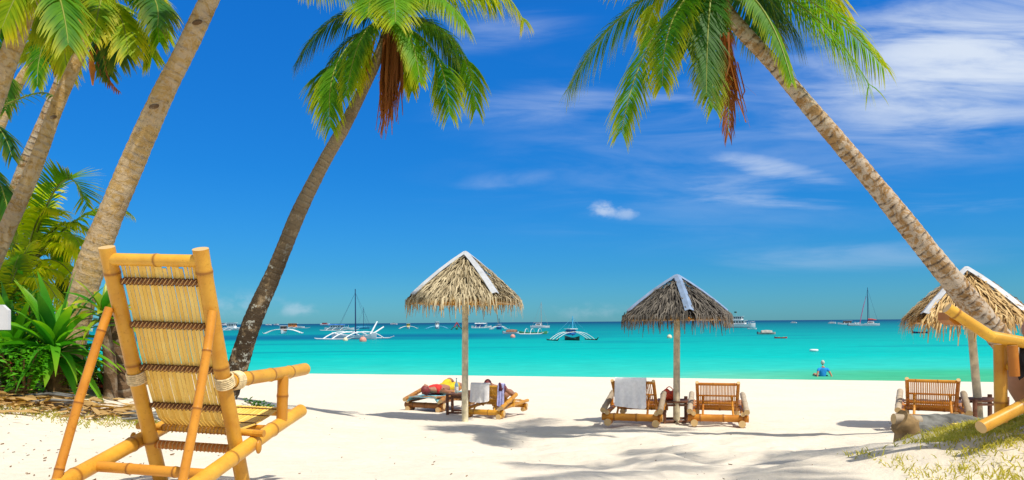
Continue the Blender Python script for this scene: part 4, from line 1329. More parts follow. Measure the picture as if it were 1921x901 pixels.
# ------------------------------------------------------------------ people
def skin_body(name, joints, edges, m, parent, root_joint=0, extra=None, sub=2):
    """joints: list of (point, radius); one continuous skinned surface"""
    off = Vector(parent.location)
    me = bpy.data.meshes.new(name)
    me.from_pydata([tuple(Vector(p) - off) for p, r in joints], edges, [])
    o = bpy.data.objects.new(name, me); COL.objects.link(o)
    sk = o.modifiers.new('Skin', 'SKIN'); sk.use_smooth_shade = True; sk.branch_smoothing = 0.6
    for i, (p, r) in enumerate(joints):
        rr = r if isinstance(r, tuple) else (r, r)
        me.skin_vertices[0].data[i].radius = rr
        me.skin_vertices[0].data[i].use_root = (i == root_joint)
    ss = o.modifiers.new('Subdivision', 'SUBSURF'); ss.levels = sub; ss.render_levels = sub
    dg = bpy.context.evaluated_depsgraph_get(); dg.update()
    ev = o.evaluated_get(dg); nm = bpy.data.meshes.new_from_object(ev)
    o.modifiers.clear(); o.data = nm; bpy.data.meshes.remove(me)
    nm.name = name
    if extra is not None:       # merge head etc. into the same mesh
        bm = bmesh.new(); bm.from_mesh(nm)
        base = [bm.verts.new(v - off) for v in extra.v]
        for f in extra.f:
            try: bm.faces.new([base[i] for i in f])
            except ValueError: pass
        bm.to_mesh(nm); bm.free()
    nm.materials.clear(); nm.materials.append(MATS[m])
    nm.polygons.foreach_set('use_smooth', [True] * len(nm.polygons))
    o.parent = parent
    return o


def head_mesh(c, fwd, up, s=1.0):
    """head with brow, nose, chin, ears; fwd = where the face looks"""
    fwd = fwd.normalized(); side = fwd.cross(up).normalized(); up = side.cross(fwd).normalized()
    M = Matrix((side, fwd, up)).transposed()
    b = MB(); b.ball((0, 0, 0), (.073, .092, .112), 20, 14)
    for i, v in enumerate(b.v):
        if v.z < -.02:
            k = 1 - .35 * min(1, (-v.z - .02) / .09); b.v[i] = Vector((v.x * k, v.y * (1 - .15 * (1 - k)) + .012 * (1 - k) / .35, v.z))
    b.ball((0, .095, -.012), (.011, .018, .022), 8, 6)
    b.ball((0, .084, -.055), (.024, .010, .009), 8, 6)
    for sd in (-1, 1):
        b.ball((sd * .075, -.005, -.008), (.010, .022, .031), 8, 6)
        b.ball((sd * .030, .080, .012), (.013, .009, .008), 8, 6)
    for i, v in enumerate(b.v): b.v[i] = Vector(c) + M @ (v * s)
    hair = MB(); hair.ball((0, -.014, .018), (.080, .096, .108), 20, 14)
    hair.v = [Vector((v.x, v.y if not (v.y > .045 and v.z < .05) else .045, max(v.z, -.05))) for v in hair.v]
    hair.v = [Vector(c) + M @ (v * s * (1 + .03 * mnoise.noise(v * 40))) for v in hair.v]
    return b, hair


def hand_chain(J, E, wrist_i, wrist, fwd, nrm, s=1.0, curl=.5):
    """palm plus five separate, bent fingers appended to the skin skeleton"""
    fwd = fwd.normalized(); side = fwd.cross(nrm).normalized()
    pi = len(J); J.append((wrist + fwd * .045 * s, (.030 * s, .016 * s))); E.append((wrist_i, pi))
    for k, (o, ln) in enumerate(((-.030, .068), (-.010, .078), (.010, .072), (.028, .056))):
        a = len(J); J.append((wrist + fwd * .085 * s + side * o * s, .0098 * s)); E.append((pi, a))
        d = (fwd - nrm * curl * .6).normalized(); J.append((J[a][0] + d * ln * .5 * s, .0085 * s)); E.append((a, a + 1))
        d = (fwd - nrm * curl * 1.6).normalized(); J.append((J[a + 1][0] + d * ln * .5 * s, .0068 * s)); E.append((a + 1, a + 2))
    a = len(J); d = (fwd * .55 - side * .8 - nrm * .2).normalized()
    J.append((wrist + fwd * .03 * s + d * .035 * s, .011 * s)); E.append((wrist_i, a))
    J.append((J[a][0] + (fwd * .8 - side * .4).normalized() * .035 * s, .009 * s)); E.append((a, a + 1))


def person_blue():
    """sits in the shallows beyond the sand, leaning back on straight arms, seen from behind"""
    D = 33.2
    c = at(1543, 712, D); z0 = -.20 
    root = thing('person', 'person in a bright blue shirt sitting at the water edge, seen from behind', 'person', (c.x, c.y, 0))
    x, y = c.x, c.y
    V = lambda a, b, h: Vector((x + a, y + b, z0 + h))
    J = [(V(0, 0, .10), (.17, .13)), (V(0, -.03, .32), (.15, .11)), (V(.0, -.07, .54), (.17, .11)), (V(.0, -.07, .62), .07), (V(.0, -.06, .70), .055),
         (V(-.19, -.07, .56), .06), (V(-.30, -.16, .32), .045), (V(-.35, -.26, .08), .032), (V(.19, -.07, .56), .06), (V(.31, -.15, .32), .045), (V(.37, -.24, .08), .032),
         (V(-.11, .10, .10), .09), (V(-.16, .50, .28), .065), (V(-.16, .85, .02), .04), (V(-.16, .98, .0), .035),
         (V(.11, .10, .10), .09), (V(.16, .50, .26), .065), (V(.17, .86, .02), .04), (V(.17, .99, .0), .035)]
    E = [(0, 1), (1, 2), (2, 3), (3, 4), (2, 5), (5, 6), (6, 7), (2, 8), (8, 9), (9, 10), (0, 11), (11, 12), (12, 13), (13, 14), (0, 15), (15, 16), (16, 17), (17, 18)]
    hand_chain(J, E, 7, J[7][0], Vector((-.3, -.8, -.3)), Vector((0, -.3, 1)), 1, .2)
    hand_chain(J, E, 10, J[10][0], Vector((.3, -.8, -.3)), Vector((0, -.3, 1)), 1, .2)
    hd, hair = head_mesh(V(0, -.03, .82), Vector((.1, 1, 0)), Vector((0, 0, 1)))
    body = skin_body('body', J, E, 'skin_tan', root, 0, hd)
    hair.build('hair', 'hair_grey', root, True)
    Js = [(V(0, 0, .12), (.185, .145)), (V(0, -.03, .32), (.175, .13)), (V(0, -.07, .53), (.19, .13)), (V(0, -.07, .61), .085), (V(-.19, -.07, .555), .078), (V(-.26, -.12, .41), .068), (V(.19, -.07, .555), .078), (V(.265, -.11, .41), .068)]
    skin_body('shirt', Js, [(0, 1), (1, 2), (2, 3), (2, 4), (4, 5), (2, 6), (6, 7)], 'shirt_blue', root)
    skin_body('shorts', [(V(0, 0, .09), (.19, .145)), (V(-.11, .12, .11), .105), (V(-.14, .36, .22), .09), (V(.11, .12, .11), .105), (V(.14, .36, .21), .09)], [(0, 1), (1, 2), (0, 3), (3, 4)], 'short_navy', root)
person_blue()


def person_lying():
    """lies on the flat lounger on a teal towel, head towards the viewer's left, in red and yellow"""
    l = L_shade
    root = thing('person', 'person in a red top and yellow wrap lying on the shaded lounger', 'person', lounger_pt(l, 0, .2, .3))
    V = lambda a, b, h: lounger_pt(l, a, b, h)
    z = .40
    J = [(V(0, .82, z), (.16, .11)), (V(0, .60, z + .01), (.13, .10)), (V(0, .36, z + .02), (.165, .11)), (V(0, .24, z + .02), .055), (V(0, .17, z + .03), .05),
         (V(-.18, .34, z), .055), (V(-.26, .58, z - .05), .042), (V(-.20, .78, z + .06), .032), (V(.18, .34, z), .055), (V(.27, .56, z - .05), .042), (V(.24, .80, z - .04), .032),
         (V(-.09, .95, z), .085), (V(-.10, 1.25, z + .16), .062), (V(-.10, 1.55, z - .06), .04), (V(-.10, 1.60, z + .06), .03),
         (V(.09, .95, z), .085), (V(.10, 1.27, z + .05), .062), (V(.11, 1.62, z - .06), .04), (V(.12, 1.66, z + .07), .03)]
    E = [(0, 1), (1, 2), (2, 3), (3, 4), (2, 5), (5, 6), (6, 7), (2, 8), (8, 9), (9, 10), (0, 11), (11, 12), (12, 13), (13, 14), (0, 15), (15, 16), (16, 17), (17, 18)]
    rz = Matrix.Rotation(l.rotation_euler.z, 3, 'Z')
    hand_chain(J, E, 7, J[7][0], rz @ Vector((.5, .6, 0)), Vector((0, 0, 1)))
    hand_chain(J, E, 10, J[10][0], rz @ Vector((0, 1, 0)), Vector((0, 0, 1)))
    hd, hair = head_mesh(V(0, .05, z + .045), rz @ Vector((-.35, .1, 1)), rz @ Vector((0, -1, .1)))
    skin_body('body', J, E, 'skin_brown', root, 0, hd)
    hair.build('hair', 'hair_auburn', root, True)
    skin_body('red_top', [(V(0, .62, z + .01), (.145, .115)), (V(0, .45, z + .02), (.175, .13)), (V(0, .33, z + .02), (.16, .125)), (V(-.17, .35, z), .07), (V(.17, .35, z), .07)], [(0, 1), (1, 2), (2, 3), (2, 4)], 'cloth_red', root)
    skin_body('yellow_wrap', [(V(0, .66, z + .01), (.155, .12)), (V(0, .84, z), (.18, .13)), (V(-.09, .98, z), .11), (V(-.10, 1.22, z + .13), .095), (V(.09, .98, z), .11), (V(.10, 1.24, z + .04), .095)], [(0, 1), (1, 2), (2, 3), (1, 4), (4, 5)], 'cloth_yellow', root)
    random.seed(8)
    g = []
    for i in range(20):
        row = []
        for k in range(11):
            xx = -.36 + .72 * k / 10; yy = -.12 + 1.4 * i / 19
            zz = .325 - .02 + .018 * mnoise.noise(Vector((xx * 7, yy * 7, 1)))
            if abs(xx) > .31: zz -= .10 * (abs(xx) - .31) / .05
            row.append(lounger_pt(l, xx, yy, zz))
        g.append(row)
    b = MB(); b.sheet(g, .01)
    o = b.build('beach_towel', 'cloth_teal', None, True, loc=lounger_pt(l, 0, .3, .3))
    tag(o, 'crumpled teal towel spread on the shaded lounger under the lying person', 'towel')
person_lying()


def person_sun():
    """reclines in the sunlit lounger facing the sea: only the crown of the head and one elbow show behind the back"""
    l = L_sun
    root = thing('person', 'person reclining in the sunlit yellow lounger, auburn hair just above its back', 'person', lounger_pt(l, 0, .6, .3))
    V = lambda a, b, h: lounger_pt(l, a, b, h)
    J = [(V(0, .72, .35), (.16, .12)), (V(0, .55, .47), (.13, .10)), (V(0, .40, .60), (.15, .09)), (V(0, .33, .66), .055), (V(0, .31, .69), .05),
         (V(-.18, .42, .58), .055), (V(-.25, .60, .44), .042), (V(-.15, .80, .48), .032), (V(.20, .41, .58), .055), (V(.36, .28, .60), .046), (V(.40, .42, .50), .036),
         (V(-.09, .85, .35), .085), (V(-.10, 1.12, .50), .062), (V(-.10, 1.45, .31), .04), (V(-.10, 1.50, .40), .03),
         (V(.09, .85, .35), .085), (V(.10, 1.14, .46), .062), (V(.10, 1.48, .31), .04), (V(.10, 1.53, .40), .03)]
    E = [(0, 1), (1, 2), (2, 3), (3, 4), (2, 5), (5, 6), (6, 7), (2, 8), (8, 9), (9, 10), (0, 11), (11, 12), (12, 13), (13, 14), (0, 15), (15, 16), (16, 17), (17, 18)]
    rz = Matrix.Rotation(l.rotation_euler.z, 3, 'Z')
    hand_chain(J, E, 7, J[7][0], rz @ Vector((.6, .5, 0)), Vector((0, 0, 1)))
    hand_chain(J, E, 10, J[10][0], rz @ Vector((-.1, .9, -.2)), Vector((0, 0, 1)))
    hd, hair = head_mesh(V(-.02, .27, .675), rz @ Vector((0, 1, .3)), Vector((0, 0, 1)), .8)
    skin_body('body', J, E, 'skin_brown', root, 0, hd)
    hair.build('hair', 'hair_auburn', root, True)
    skin_body('dark_top', [(V(0, .60, .44), (.14, .11)), (V(0, .42, .58), (.16, .10)), (V(-.17, .42, .58), .066), (V(.19, .41, .58), .066), (V(.27, .35, .59), .06)], [(0, 1), (1, 2), (1, 3), (3, 4)], 'cloth_charcoal', root)
person_sun()
#==END_PART2==


# ------------------------------------------------------------------ the chair cut off by the right edge, with a person in it
def right_chair():
    random.seed(9)
    D = 3.6
    base = Vector((2.75, 3.9, G(2.75, 3.9)))
    root = thing('bamboo_chair', 'honey bamboo chair cut off by the right edge of the picture, on the grassy mound', 'chair', base, (0, 0, 0), 'bamboo reclining chairs')
    off = Vector(root.location)
    W = lambda px, py, d=D: at(px, py, d) - off
    # the near armrest: a bent pole
    b = MB().bamboo(W(1777, 578, 3.62), W(1862, 634, 3.6), .028, .3, 14, off=.05); b.build('armrest', 'bamboo_honey', root)
    b = MB().bamboo(W(1856, 631, 3.605), W(2060, 668, 3.55), .029, .5, 14, off=.40); b.build('armrest', 'bamboo_honey', root)
    # the flat board under its upper end
    b = MB(); pts = [(1782, 586), (1781, 601), (1791, 609), (1832, 612), (1836, 606)]
    f0 = [W(x, y, 3.64) for x, y in pts]; f1 = [p + Vector((0, .10, 0)) for p in f0]
    b.loft([f0, f1], True, smooth=False); b.build('arm_board', 'bamboo_orange', root)
    g = at(1878, 790, 3.66) - off
    b = MB().bamboo(W(1878, 792, 3.66), W(1876, 646, 3.66), .030, .36, 14, off=.10); b.build('arm_post', 'bamboo_honey', root)
    b = MB().bamboo(W(1903, 706, 3.58), W(1899, 648, 3.58), .024, .3, 12, off=.14); b.build('peg', 'bamboo_orange', root)
    b = MB().bamboo(W(1878, 676, 3.68), W(1900, 696, 3.6), .014, .3, 10); b.build('stay', 'bamboo_honey', root)
    # the side rail running down to the ground at the left
    b = MB().bamboo(W(1840, 802, 3.52), W(2060, 690, 3.75), .031, .55, 16, off=.27); b.build('side_rail', 'bamboo_honey', root)
    # everything beyond is outside the frame but is there: far rail, seat, back
    b = MB().bamboo(W(1950, 790, 4.15), W(2170, 690, 4.3), .048, .5, 14); b.build('side_rail', 'bamboo_honey', root)
    b = MB().bamboo(W(2030, 665, 4.2), W(2200, 680, 4.15), .037, .5, 12); b.build('armrest', 'bamboo_honey', root)
    b = MB().bamboo(W(2010, 730, 3.7), W(2080, 735, 4.25), .022, .3, 10); b.build('seat_bar', 'bamboo_honey', root)
    b = MB().bamboo(W(2120, 780, 3.7), W(2110, 480, 3.6), .037, .4, 12); b.build('back_post', 'bamboo_honey', root)
    b = MB().bamboo(W(2200, 780, 4.25), W(2180, 500, 4.2), .037, .4, 12); b.build('back_post', 'bamboo_honey', root)
    s0, s1 = W(2012, 722, 3.72), W(2110, 735, 3.72)
    for i in range(10):
        o = Vector((.012, .055 * (i), 0)); b = MB(); b.box((s0 + s1) / 2 + o, ((s1 - s0).length, .045, .008)); b.build('seat_slat', 'bamboo_slat', root)
right_chair()


def person_right():
    root = thing('person', 'person cut off by the right edge with a bare arm on the bamboo armrest', 'person', at(1990, 740, 3.9))
    A = lambda px, py, d: at(px, py, d)
    J = [(A(2020, 735, 3.92), (.15, .12)), (A(2035, 660, 3.92), (.13, .11)), (A(2045, 570, 3.92), (.165, .11)), (A(2048, 535, 3.92), .06), (A(2048, 510, 3.9), .055),
         (A(1985, 565, 3.82), .06), (A(1928, 625, 3.62), .052), (A(1990, 628, 3.48), .036),
         (A(2110, 565, 4.0), .055), (A(2130, 640, 3.95), .045), (A(2070, 690, 3.8), .035),
         (A(1990, 752, 3.85), .10), (A(1896, 702, 3.78), .070), (A(1962, 800, 3.84), .048), (A(1950, 812, 3.82), .035),
         (A(2010, 748, 4.02), .10), (A(1935, 665, 4.1), .066), (A(1985, 780, 4.1), .045), (A(1960, 800, 4.1), .035)]
    E = [(0, 1), (1, 2), (2, 3), (3, 4), (2, 5), (5, 6), (6, 7), (2, 8), (8, 9), (9, 10), (0, 11), (11, 12), (12, 13), (13, 14), (0, 15), (15, 16), (16, 17), (17, 18)]
    hand_chain(J, E, 7, J[7][0], Vector((.9, -.1, -.1)), Vector((0, 0, 1)), 1, .4)
    hand_chain(J, E, 10, J[10][0], Vector((-.8, -.2, -.2)), Vector((0, 0, 1)), 1, .4)
    hd, hair = head_mesh(A(2045, 470, 3.9), Vector((-1, .4, 0)), Vector((0, 0, 1)))
    skin_body('body', J, E, 'skin_tan', root, 0, hd)
    hair.build('hair', 'hair_auburn', root, True)
    skin_body('shorts', [(A(2020, 730, 3.92), (.165, .135)), (A(1985, 750, 3.86), .115), (A(1948, 728, 3.83), .10), (A(2010, 745, 4.02), .115), (A(1965, 695, 4.08), .10)], [(0, 1), (1, 2), (0, 3), (3, 4)], 'cloth_magenta', root)
    skin_body('top', [(A(2032, 675, 3.92), (.145, .12)), (A(2043, 580, 3.92), (.18, .125)), (A(1995, 570, 3.84), .075), (A(2098, 570, 3.98), .075)], [(0, 1), (1, 2), (1, 3)], 'cloth_charcoal', root)
    # dark cloth hanging inside the armrest
    random.seed(4)
    g = [[A(1912 + 60 * k / 9, 652 + 62 * i / 9 - 10 * math.sin(k), 3.64 + .02 * math.sin(k * 2.2 + i * .4)) for k in range(10)] for i in range(10)]
    b = MB(); b.sheet(g, .01); o = b.build('beach_towel', 'cloth_charcoal', None, True, loc=A(1940, 690, 3.64))
    tag(o, 'dark cloth hanging under the armrest at the right edge of the picture', 'towel')
person_right()


# ------------------------------------------------------------------ driftwood log and bits
def driftwood():
    random.seed(12)
    root = thing('driftwood_log', 'weathered grey hollow driftwood log lying in front of the half hidden lounger', 'log', hit(1750, 836))
    D = 6.1
    b = MB()
    A = lambda px, py, d=D: at(px, py, d)
    rings = []
    ax = [(1700, 812, 6.05, .145), (1730, 812, 6.05, .15), (1765, 810, 6.1, .15), (1800, 808, 6.15, .14), (1840, 808, 6.2, .12), (1875, 810, 6.25, .10)]
    n = 22
    for i, (px, py, d, r) in enumerate(ax):
        c = A(px, py, d); rg = []
        for k in range(n):
            a = 2 * PI * k / n
            v = Vector((.02 * math.sin(a * 3), math.cos(a) * r, math.sin(a) * r * .95))
            kk = 1 + .22 * mnoise.noise(Vector((i * .5, a * 1.6, 3))) + .10 * mnoise.noise(Vector((i * 1.3, a * 5, 1)))
            rg.append(c + v * kk)
        rings.append(rg)
    # subdivide along the length for surface detail
    fine = []
    for i in range(len(rings) - 1):
        for q in range(6):
            t = q / 6
            fine.append([rings[i][k].lerp(rings[i + 1][k], t) + Vector((0, 0, 0)) for k in range(n)])
    fine.append(rings[-1])
    fine = [[p + Vector((mnoise.noise(p * 9), mnoise.noise(p * 9 + Vector((3, 0, 0))), mnoise.noise(p * 14 + Vector((0, 7, 0))))) * .022 for p in r] for r in fine]
    b.loft(fine, True); b.build('log_body', 'wood_grey', root, True)
    # the tan broken root at its left end
    b = MB(); b.tube([A(1704, 842, 5.98), A(1705, 815, 6.0), A(1700, 796, 6.02), A(1690, 788, 6.02)], [.115, .10, .115, .09], 14)
    b.v = [v + Vector((mnoise.noise(v * 7), mnoise.noise(v * 7 + Vector((2, 2, 2))), mnoise.noise(v * 7 + Vector((5, 1, 0))))) * .035 for v in b.v]
    b.build('root_end', 'wood_tan', root, True)
    b = MB(); b.tube([A(1798, 800, 5.95), A(1812, 803, 5.94), A(1822, 810, 5.95)], [.02, .055, .012], 10)
    b.v = [v + Vector((mnoise.noise(v * 11), mnoise.noise(v * 11 + Vector((2, 2, 2))), mnoise.noise(v * 11 + Vector((5, 1, 0))))) * .02 for v in b.v]
    b.build('knot', 'wood_grey', root, True)
    p = hit(1672, 838)
    b = MB(); b.box((0, 0, .05), (.42, .09, .12), Matrix.Rotation(R(-24), 3, 'Z'), bev=.012); o = b.build('wood_plank', 'wood_grey', None, loc=(p.x + .1, p.y + .05, p.z - .01))
    tag(o, 'short dark plank end sticking out of the sand left of the driftwood log', 'plank')
    for i, (x0, y0, x1, y1, d, r, lab) in enumerate([(1676, 786, 1726, 790, 6.02, .045, 'pale split bamboo piece lying on the left end of the driftwood log'),
                                                     (1786, 803, 1828, 803, 5.9, .04, 'cream bamboo stick lying on the right end of the driftwood log')]):
        c = A(x0, y0, d)
        b = MB().bamboo(A(x0, y0, d), A(x1, y1, d), r, .3, 12)
        o = b.build('bamboo_stick', ['bamboo_bleached', 'bamboo_slat'][i], None, True, loc=c)
        tag(o, lab, 'stick')
driftwood()


# ------------------------------------------------------------------ planting on the left bank
def strap_leaf(b, p0, d, L, w, droop, seg=7, fold=.25, twist=0.0):
    q = p0.copy(); d = d.normalized(); i0 = len(b.v); rnd = random.random()
    prof = [.45, .8, 1.0, 1.0, .88, .66, .38, .04]
    for k in range(seg + 1):
        s = d.cross(Vector((0, 0, 1)))
        s = s.normalized() if s.length > .05 else Vector((1, 0, 0))
        s = (Matrix.Rotation(twist * k / seg, 3, d) @ s)
        n = s.cross(d)
        hw = w * .5 * prof[k]
        for e, lift in ((-1, fold), (0, 0), (1, fold)):
            b.v.append(q + s * hw * e + n * hw * lift * (1 if e else 0)); j = len(b.v) - 1
            b.a.setdefault('tip', {})[j] = k / seg; b.a.setdefault('rnd', {})[j] = rnd
        d = (d + Vector((0, 0, -1)) * droop / seg).normalized(); q = q + d * L / seg
    for k in range(seg):
        a = i0 + 3 * k
        b.quad((a, a + 1, a + 4, a + 3)); b.quad((a + 1, a + 2, a + 5, a + 4))


def rosette(name, label, base, n, L, w, m, seed, lean=None, stem=None, stem_m='trunk_stump', el=(.2, 1.35), droop=(.5, 1.3), group=None, cat='plant', leaf='leaf', stem_r=.05):
    random.seed(seed)
    root = thing(name, label, cat, base, (0, 0, 0), group)
    h = Vector((0, 0, 0))
    if stem:
        sb = MB(); pts = [Vector((0, 0, -.1)), Vector(stem) * .5 + Vector((.02, 0, 0)), Vector(stem)]
        sb.tube(pts, [stem_r * 1.3, stem_r, stem_r * .85], 12)
        sb.v = [v + Vector((mnoise.noise(v * 12), mnoise.noise(v * 12 + Vector((4, 0, 0))), 0)) * stem_r * .35 for v in sb.v]
        sb.build('stem', stem_m, root); h = Vector(stem)
    for i in range(n):
        a = i * 2.39996 + random.uniform(-.3, .3); f = i / n
        e = el[0] + (el[1] - el[0]) * f + random.uniform(-.1, .1)
        d = Vector((math.cos(a) * math.cos(e), math.sin(a) * math.cos(e), math.sin(e)))
        if lean: d = d + Vector(lean)
        b = MB()
        strap_leaf(b, h + Vector((math.cos(a), math.sin(a), 0)) * .03 + Vector((0, 0, .12 * f)), d, L * random.uniform(.75, 1.1), w * random.uniform(.8, 1.15), random.uniform(*droop) * (1.2 - .6 * f), twist=random.uniform(-1.0, 1.0))
        b.build(leaf, m if isinstance(m, str) else random.choice(m), root, sharp=0)
    return root


def leafy_shrub(name, label, base, R_, H, n, m, seed, leaf=.07, group='low leafy shrubs', cat='shrub', k=5):
    random.seed(seed)
    root = thing(name, label, cat, base, (0, 0, 0), group)
    st = MB(); tips = []
    for i in range(k):
        a = 2 * PI * i / k + random.uniform(-.4, .4)
        t = Vector((math.cos(a) * R_ * random.uniform(.2, .7), math.sin(a) * R_ * random.uniform(.2, .7), H * random.uniform(.6, .95)))
        st.tube([Vector((0, 0, -.05)), t * .5 + Vector((0, 0, .06)), t], [.014, .010, .005], 6); tips.append(t)
    st.build('stems', 'fibre_brown', root)
    b = MB()
    for i in range(n):
        t = random.choice(tips)
        while True:
            o = Vector((random.uniform(-1, 1), random.uniform(-1, 1), random.uniform(-1, 1)))
            if o.length < 1: break
        c = t * random.uniform(.35, 1.05) + Vector((o.x * R_ * .42, o.y * R_ * .42, o.z * H * .26))
        if c.z < 0.02: c.z = .02 + random.random() * .05
        d = Vector((random.gauss(0, 1), random.gauss(0, 1), random.uniform(-.3, .7))).normalized()
        s = d.cross(Vector((random.gauss(0, .4), random.gauss(0, .4), 1))).normalized()
        l = leaf * random.uniform(.6, 1.3); w = l * .45
        i0 = len(b.v); rnd = random.random()
        for q in (c, c + d * l * .45 + s * w * .5, c + d * l + Vector((0, 0, -l * .2)), c + d * l * .45 - s * w * .5):
            b.v.append(q); b.a.setdefault('rnd', {})[len(b.v) - 1] = rnd
        b.quad((i0, i0 + 1, i0 + 2, i0 + 3), 0, False)
    b.build('leaves', m, root, sharp=0)
    return root


def gp(px, D):
    """point on the sand at distance D under picture column px"""
    x = (px - W0 / 2) / F * D
    return Vector((x, D, G(x, D)))


def planting():
    rosette('spider_lily', 'big dark green broad-leaved lily in front of the thick tan palm trunk', gp(98, 7.0), 60, .72, .105, ['lily_green', 'lily_bright', 'lily_bright'], 61, (.02, -.05, .22), (0.02, 0, .34), 'fibre_brown', (-.45, 1.4), (.8, 2.1), stem_r=.10)
    rosette('spider_lily', 'smaller dark lily at the left edge beside the pale sign board', gp(20, 7.3), 36, .75, .10, ['lily_green', 'lily_bright', 'shrub_leaf'], 62, (0, -.05, .2), (0, 0, .22), 'fibre_brown', (.05, 1.2), (.6, 1.5))
    rosette('croton_plant', 'yellow-green leafed plant sprouting from the dark stump behind the chair', gp(207, 7.2), 22, .42, .075, ['croton_leaf', 'croton_leaf', 'lily_green'], 63, (-.08, -.15, .2), (-.05, -.02, .78), 'trunk_stump', (-.1, 1.3), (.6, 1.6), stem_r=.05)
    # the dark stump behind the chair's prop
    p = gp(222, 7.5)
    root = thing('tree_stump', 'dark brown rotten stump behind the prop of the bamboo chair', 'tree stump', p)
    trunk_part(root, [(p + Vector((.02, 0, -.12)), .16), (p + Vector((0, 0, .2)), .13), (p + Vector((-.02, 0, .5)), .12), (p + Vector((-.05, 0, .78)), .13), (p + Vector((-.06, .02, .95)), .09)], 'trunk_stump', rough=.16)
    for i, (px, D, Rr, H, n, m, lf, lab) in enumerate([
        (10, 6.7, .32, .52, 520, 'shrub_leaf', .065, 'low dark shrub at the left edge in front of the lilies'),
        (62, 7.6, .36, .42, 420, 'shrub_leaf', .08, 'low shrub tucked behind the dry leaves under the big lily'),
        (-30, 8.2, .55, 1.0, 700, 'shrub_leaf', .11, 'taller dark shrub at the left edge behind the low ones'),
        (28, 9.0, .5, 1.15, 650, 'lily_green', .12, 'glossy green shrub behind the pale sign board'),
        (180, 7.9, .26, .30, 200, 'shrub_leaf', .09, 'small shrub right of the big lily by the palm foot'),
        (88, 9.2, .5, .95, 600, 'croton_leaf', .12, 'yellow-green shrub under the bushy young palm'),
        (150, 8.9, .3, .42, 260, 'lily_green', .10, 'glossy low shrub behind the thick palm trunk foot'),
        (44, 6.6, .34, .50, 560, 'lily_bright', .06, 'bright leafy shrub directly in front of the big lily on its left'),
        (150, 7.1, .24, .34, 320, 'croton_leaf', .07, 'yellow-green shrub at the right foot of the big lily'),
        (60, 7.7, .45, .95, 620, 'lily_bright', .10, 'tall bright leafy shrub rising behind the big lily')]):
        leafy_shrub('leafy_shrub', lab, gp(px, D), Rr, H, n, m, 70 + i, lf)
    leafy_shrub('red_leaf_plant', 'small red-leaved plant on the ground between the lily and the chair prop', gp(195, 7.4), .22, .24, 130, 'red_leaf', 82, .10, None, 'plant')
    leafy_shrub('red_leaf_plant', 'reddish leaf cluster low at the left in front of the dark shrub', gp(36, 6.7), .12, .30, 40, 'red_leaf', 83, .11, None, 'plant')
    # dead leaves lying in a drift in front of the planting
    random.seed(90)
    b = MB()
    for i in range(380):
        px = random.uniform(-40, 260); D = random.gauss(6.55, .22) + .0012 * (px - 100) + (random.random() < .15) * random.uniform(-.5, .3)
        p = gp(px, D); a = random.uniform(0, 2 * PI) if random.random() < .45 else random.gauss(.1, .5); d = Vector((math.cos(a), math.sin(a) * .6, random.uniform(-.05, .16)))
        L = random.choice([.08, .11, .15, .22, .30]) * random.uniform(.7, 1.2)
        strap_leaf(b, p + Vector((-d.x * L / 2, -d.y * L / 2, .012 + random.random() * .05)), d, L, L * random.uniform(.14, .28), random.uniform(.05, .35), fold=random.uniform(-.3, .6), twist=random.uniform(-1, 1))
    tag(b.build('leaf_litter', 'dry_leaf', None, True, sharp=0, loc=gp(90, 6.6)), 'drift of tan dead leaves along the foot of the planting', 'dead leaves', kind='stuff')
    b = MB()
    for i in range(10):
        px = random.uniform(0, 240); p = gp(px, random.gauss(6.5, .15)) + Vector((0, 0, .02)); a = random.uniform(-.4, .4)
        L = random.uniform(.2, .6)
        b.tube([p, p + Vector((L / 2, .02, .02)), p + Vector((L * math.cos(a), L * math.sin(a), 0))], [.012, .015, .006], 6)
    tag(b.build('fallen_twigs', 'wood_grey', None, True, loc=gp(110, 6.5)), 'grey twigs and frond stalks among the dead leaves', 'twigs', kind='stuff')
    # pale sign board at the left edge
    p = at(-22, 600, 5.2); base = gp(-22, 5.2)
    root = thing('sign_board', 'pale blank board with a cut corner at the left edge of the picture', 'sign', base)
    b = MB(); f = [at(x, y, 5.2) for x, y in ((-58, 572), (4, 572), (15, 582), (15, 619), (-58, 619))]
    b.loft([f, [q + Vector((0, .03, 0)) for q in f]], True, smooth=False); b.build('board', 'sign_pale', root, True)
    MB().tube([base - Vector((0, 0, .1)), at(-22, 610, 5.25)], .03, 10).build('post', 'wood_grey', root, True)
    # roots, rock and creeper at the foot of the leaning palm
    random.seed(95)
    p = gp(458, 9.0)
    b = MB(); b.ball((0, 0, .02), (.26, .2, .12), 24, 16)
    b.v = [v * (1 + .35 * mnoise.noise(v * 4) + .12 * mnoise.noise(v * 13)) for v in b.v]
    tag(b.build('rock', 'rock', None, loc=p), 'grey rounded rock on the sand at the foot of the leaning dark palm', 'rock')
    root = thing('creeper', 'dark green creeper trailing over the sand beside the grey rock', 'plant', gp(478, 8.9))
    b = MB(); v_ = MB()
    for k in range(5):
        x0 = 462 + k * 6; pts = [gp(x0 + (24 + k * 4) * t, 9.05 - .35 * t - .05 * k) + Vector((0, 0, .03 + .03 * math.sin(t * 9 + k))) for t in (0, .25, .5, .75, 1)]
        v_.tube(pts, .006, 5)
        for i in range(34):
            t = random.random() * 3.99; q = pts[int(t)].lerp(pts[int(t) + 1], t % 1) + Vector((random.gauss(0, .03), random.gauss(0, .03), random.uniform(0, .06)))
            d = Vector((random.gauss(0, 1), random.gauss(0, 1), .4)).normalized(); s = d.cross(Vector((0, 0, 1))).normalized(); l = random.uniform(.03, .06)
            i0 = len(b.v); b.v += [q, q + d * l * .5 + s * l * .35, q + d * l, q + d * l * .5 - s * l * .35]; b.quad((i0, i0 + 1, i0 + 2, i0 + 3), 0, False)
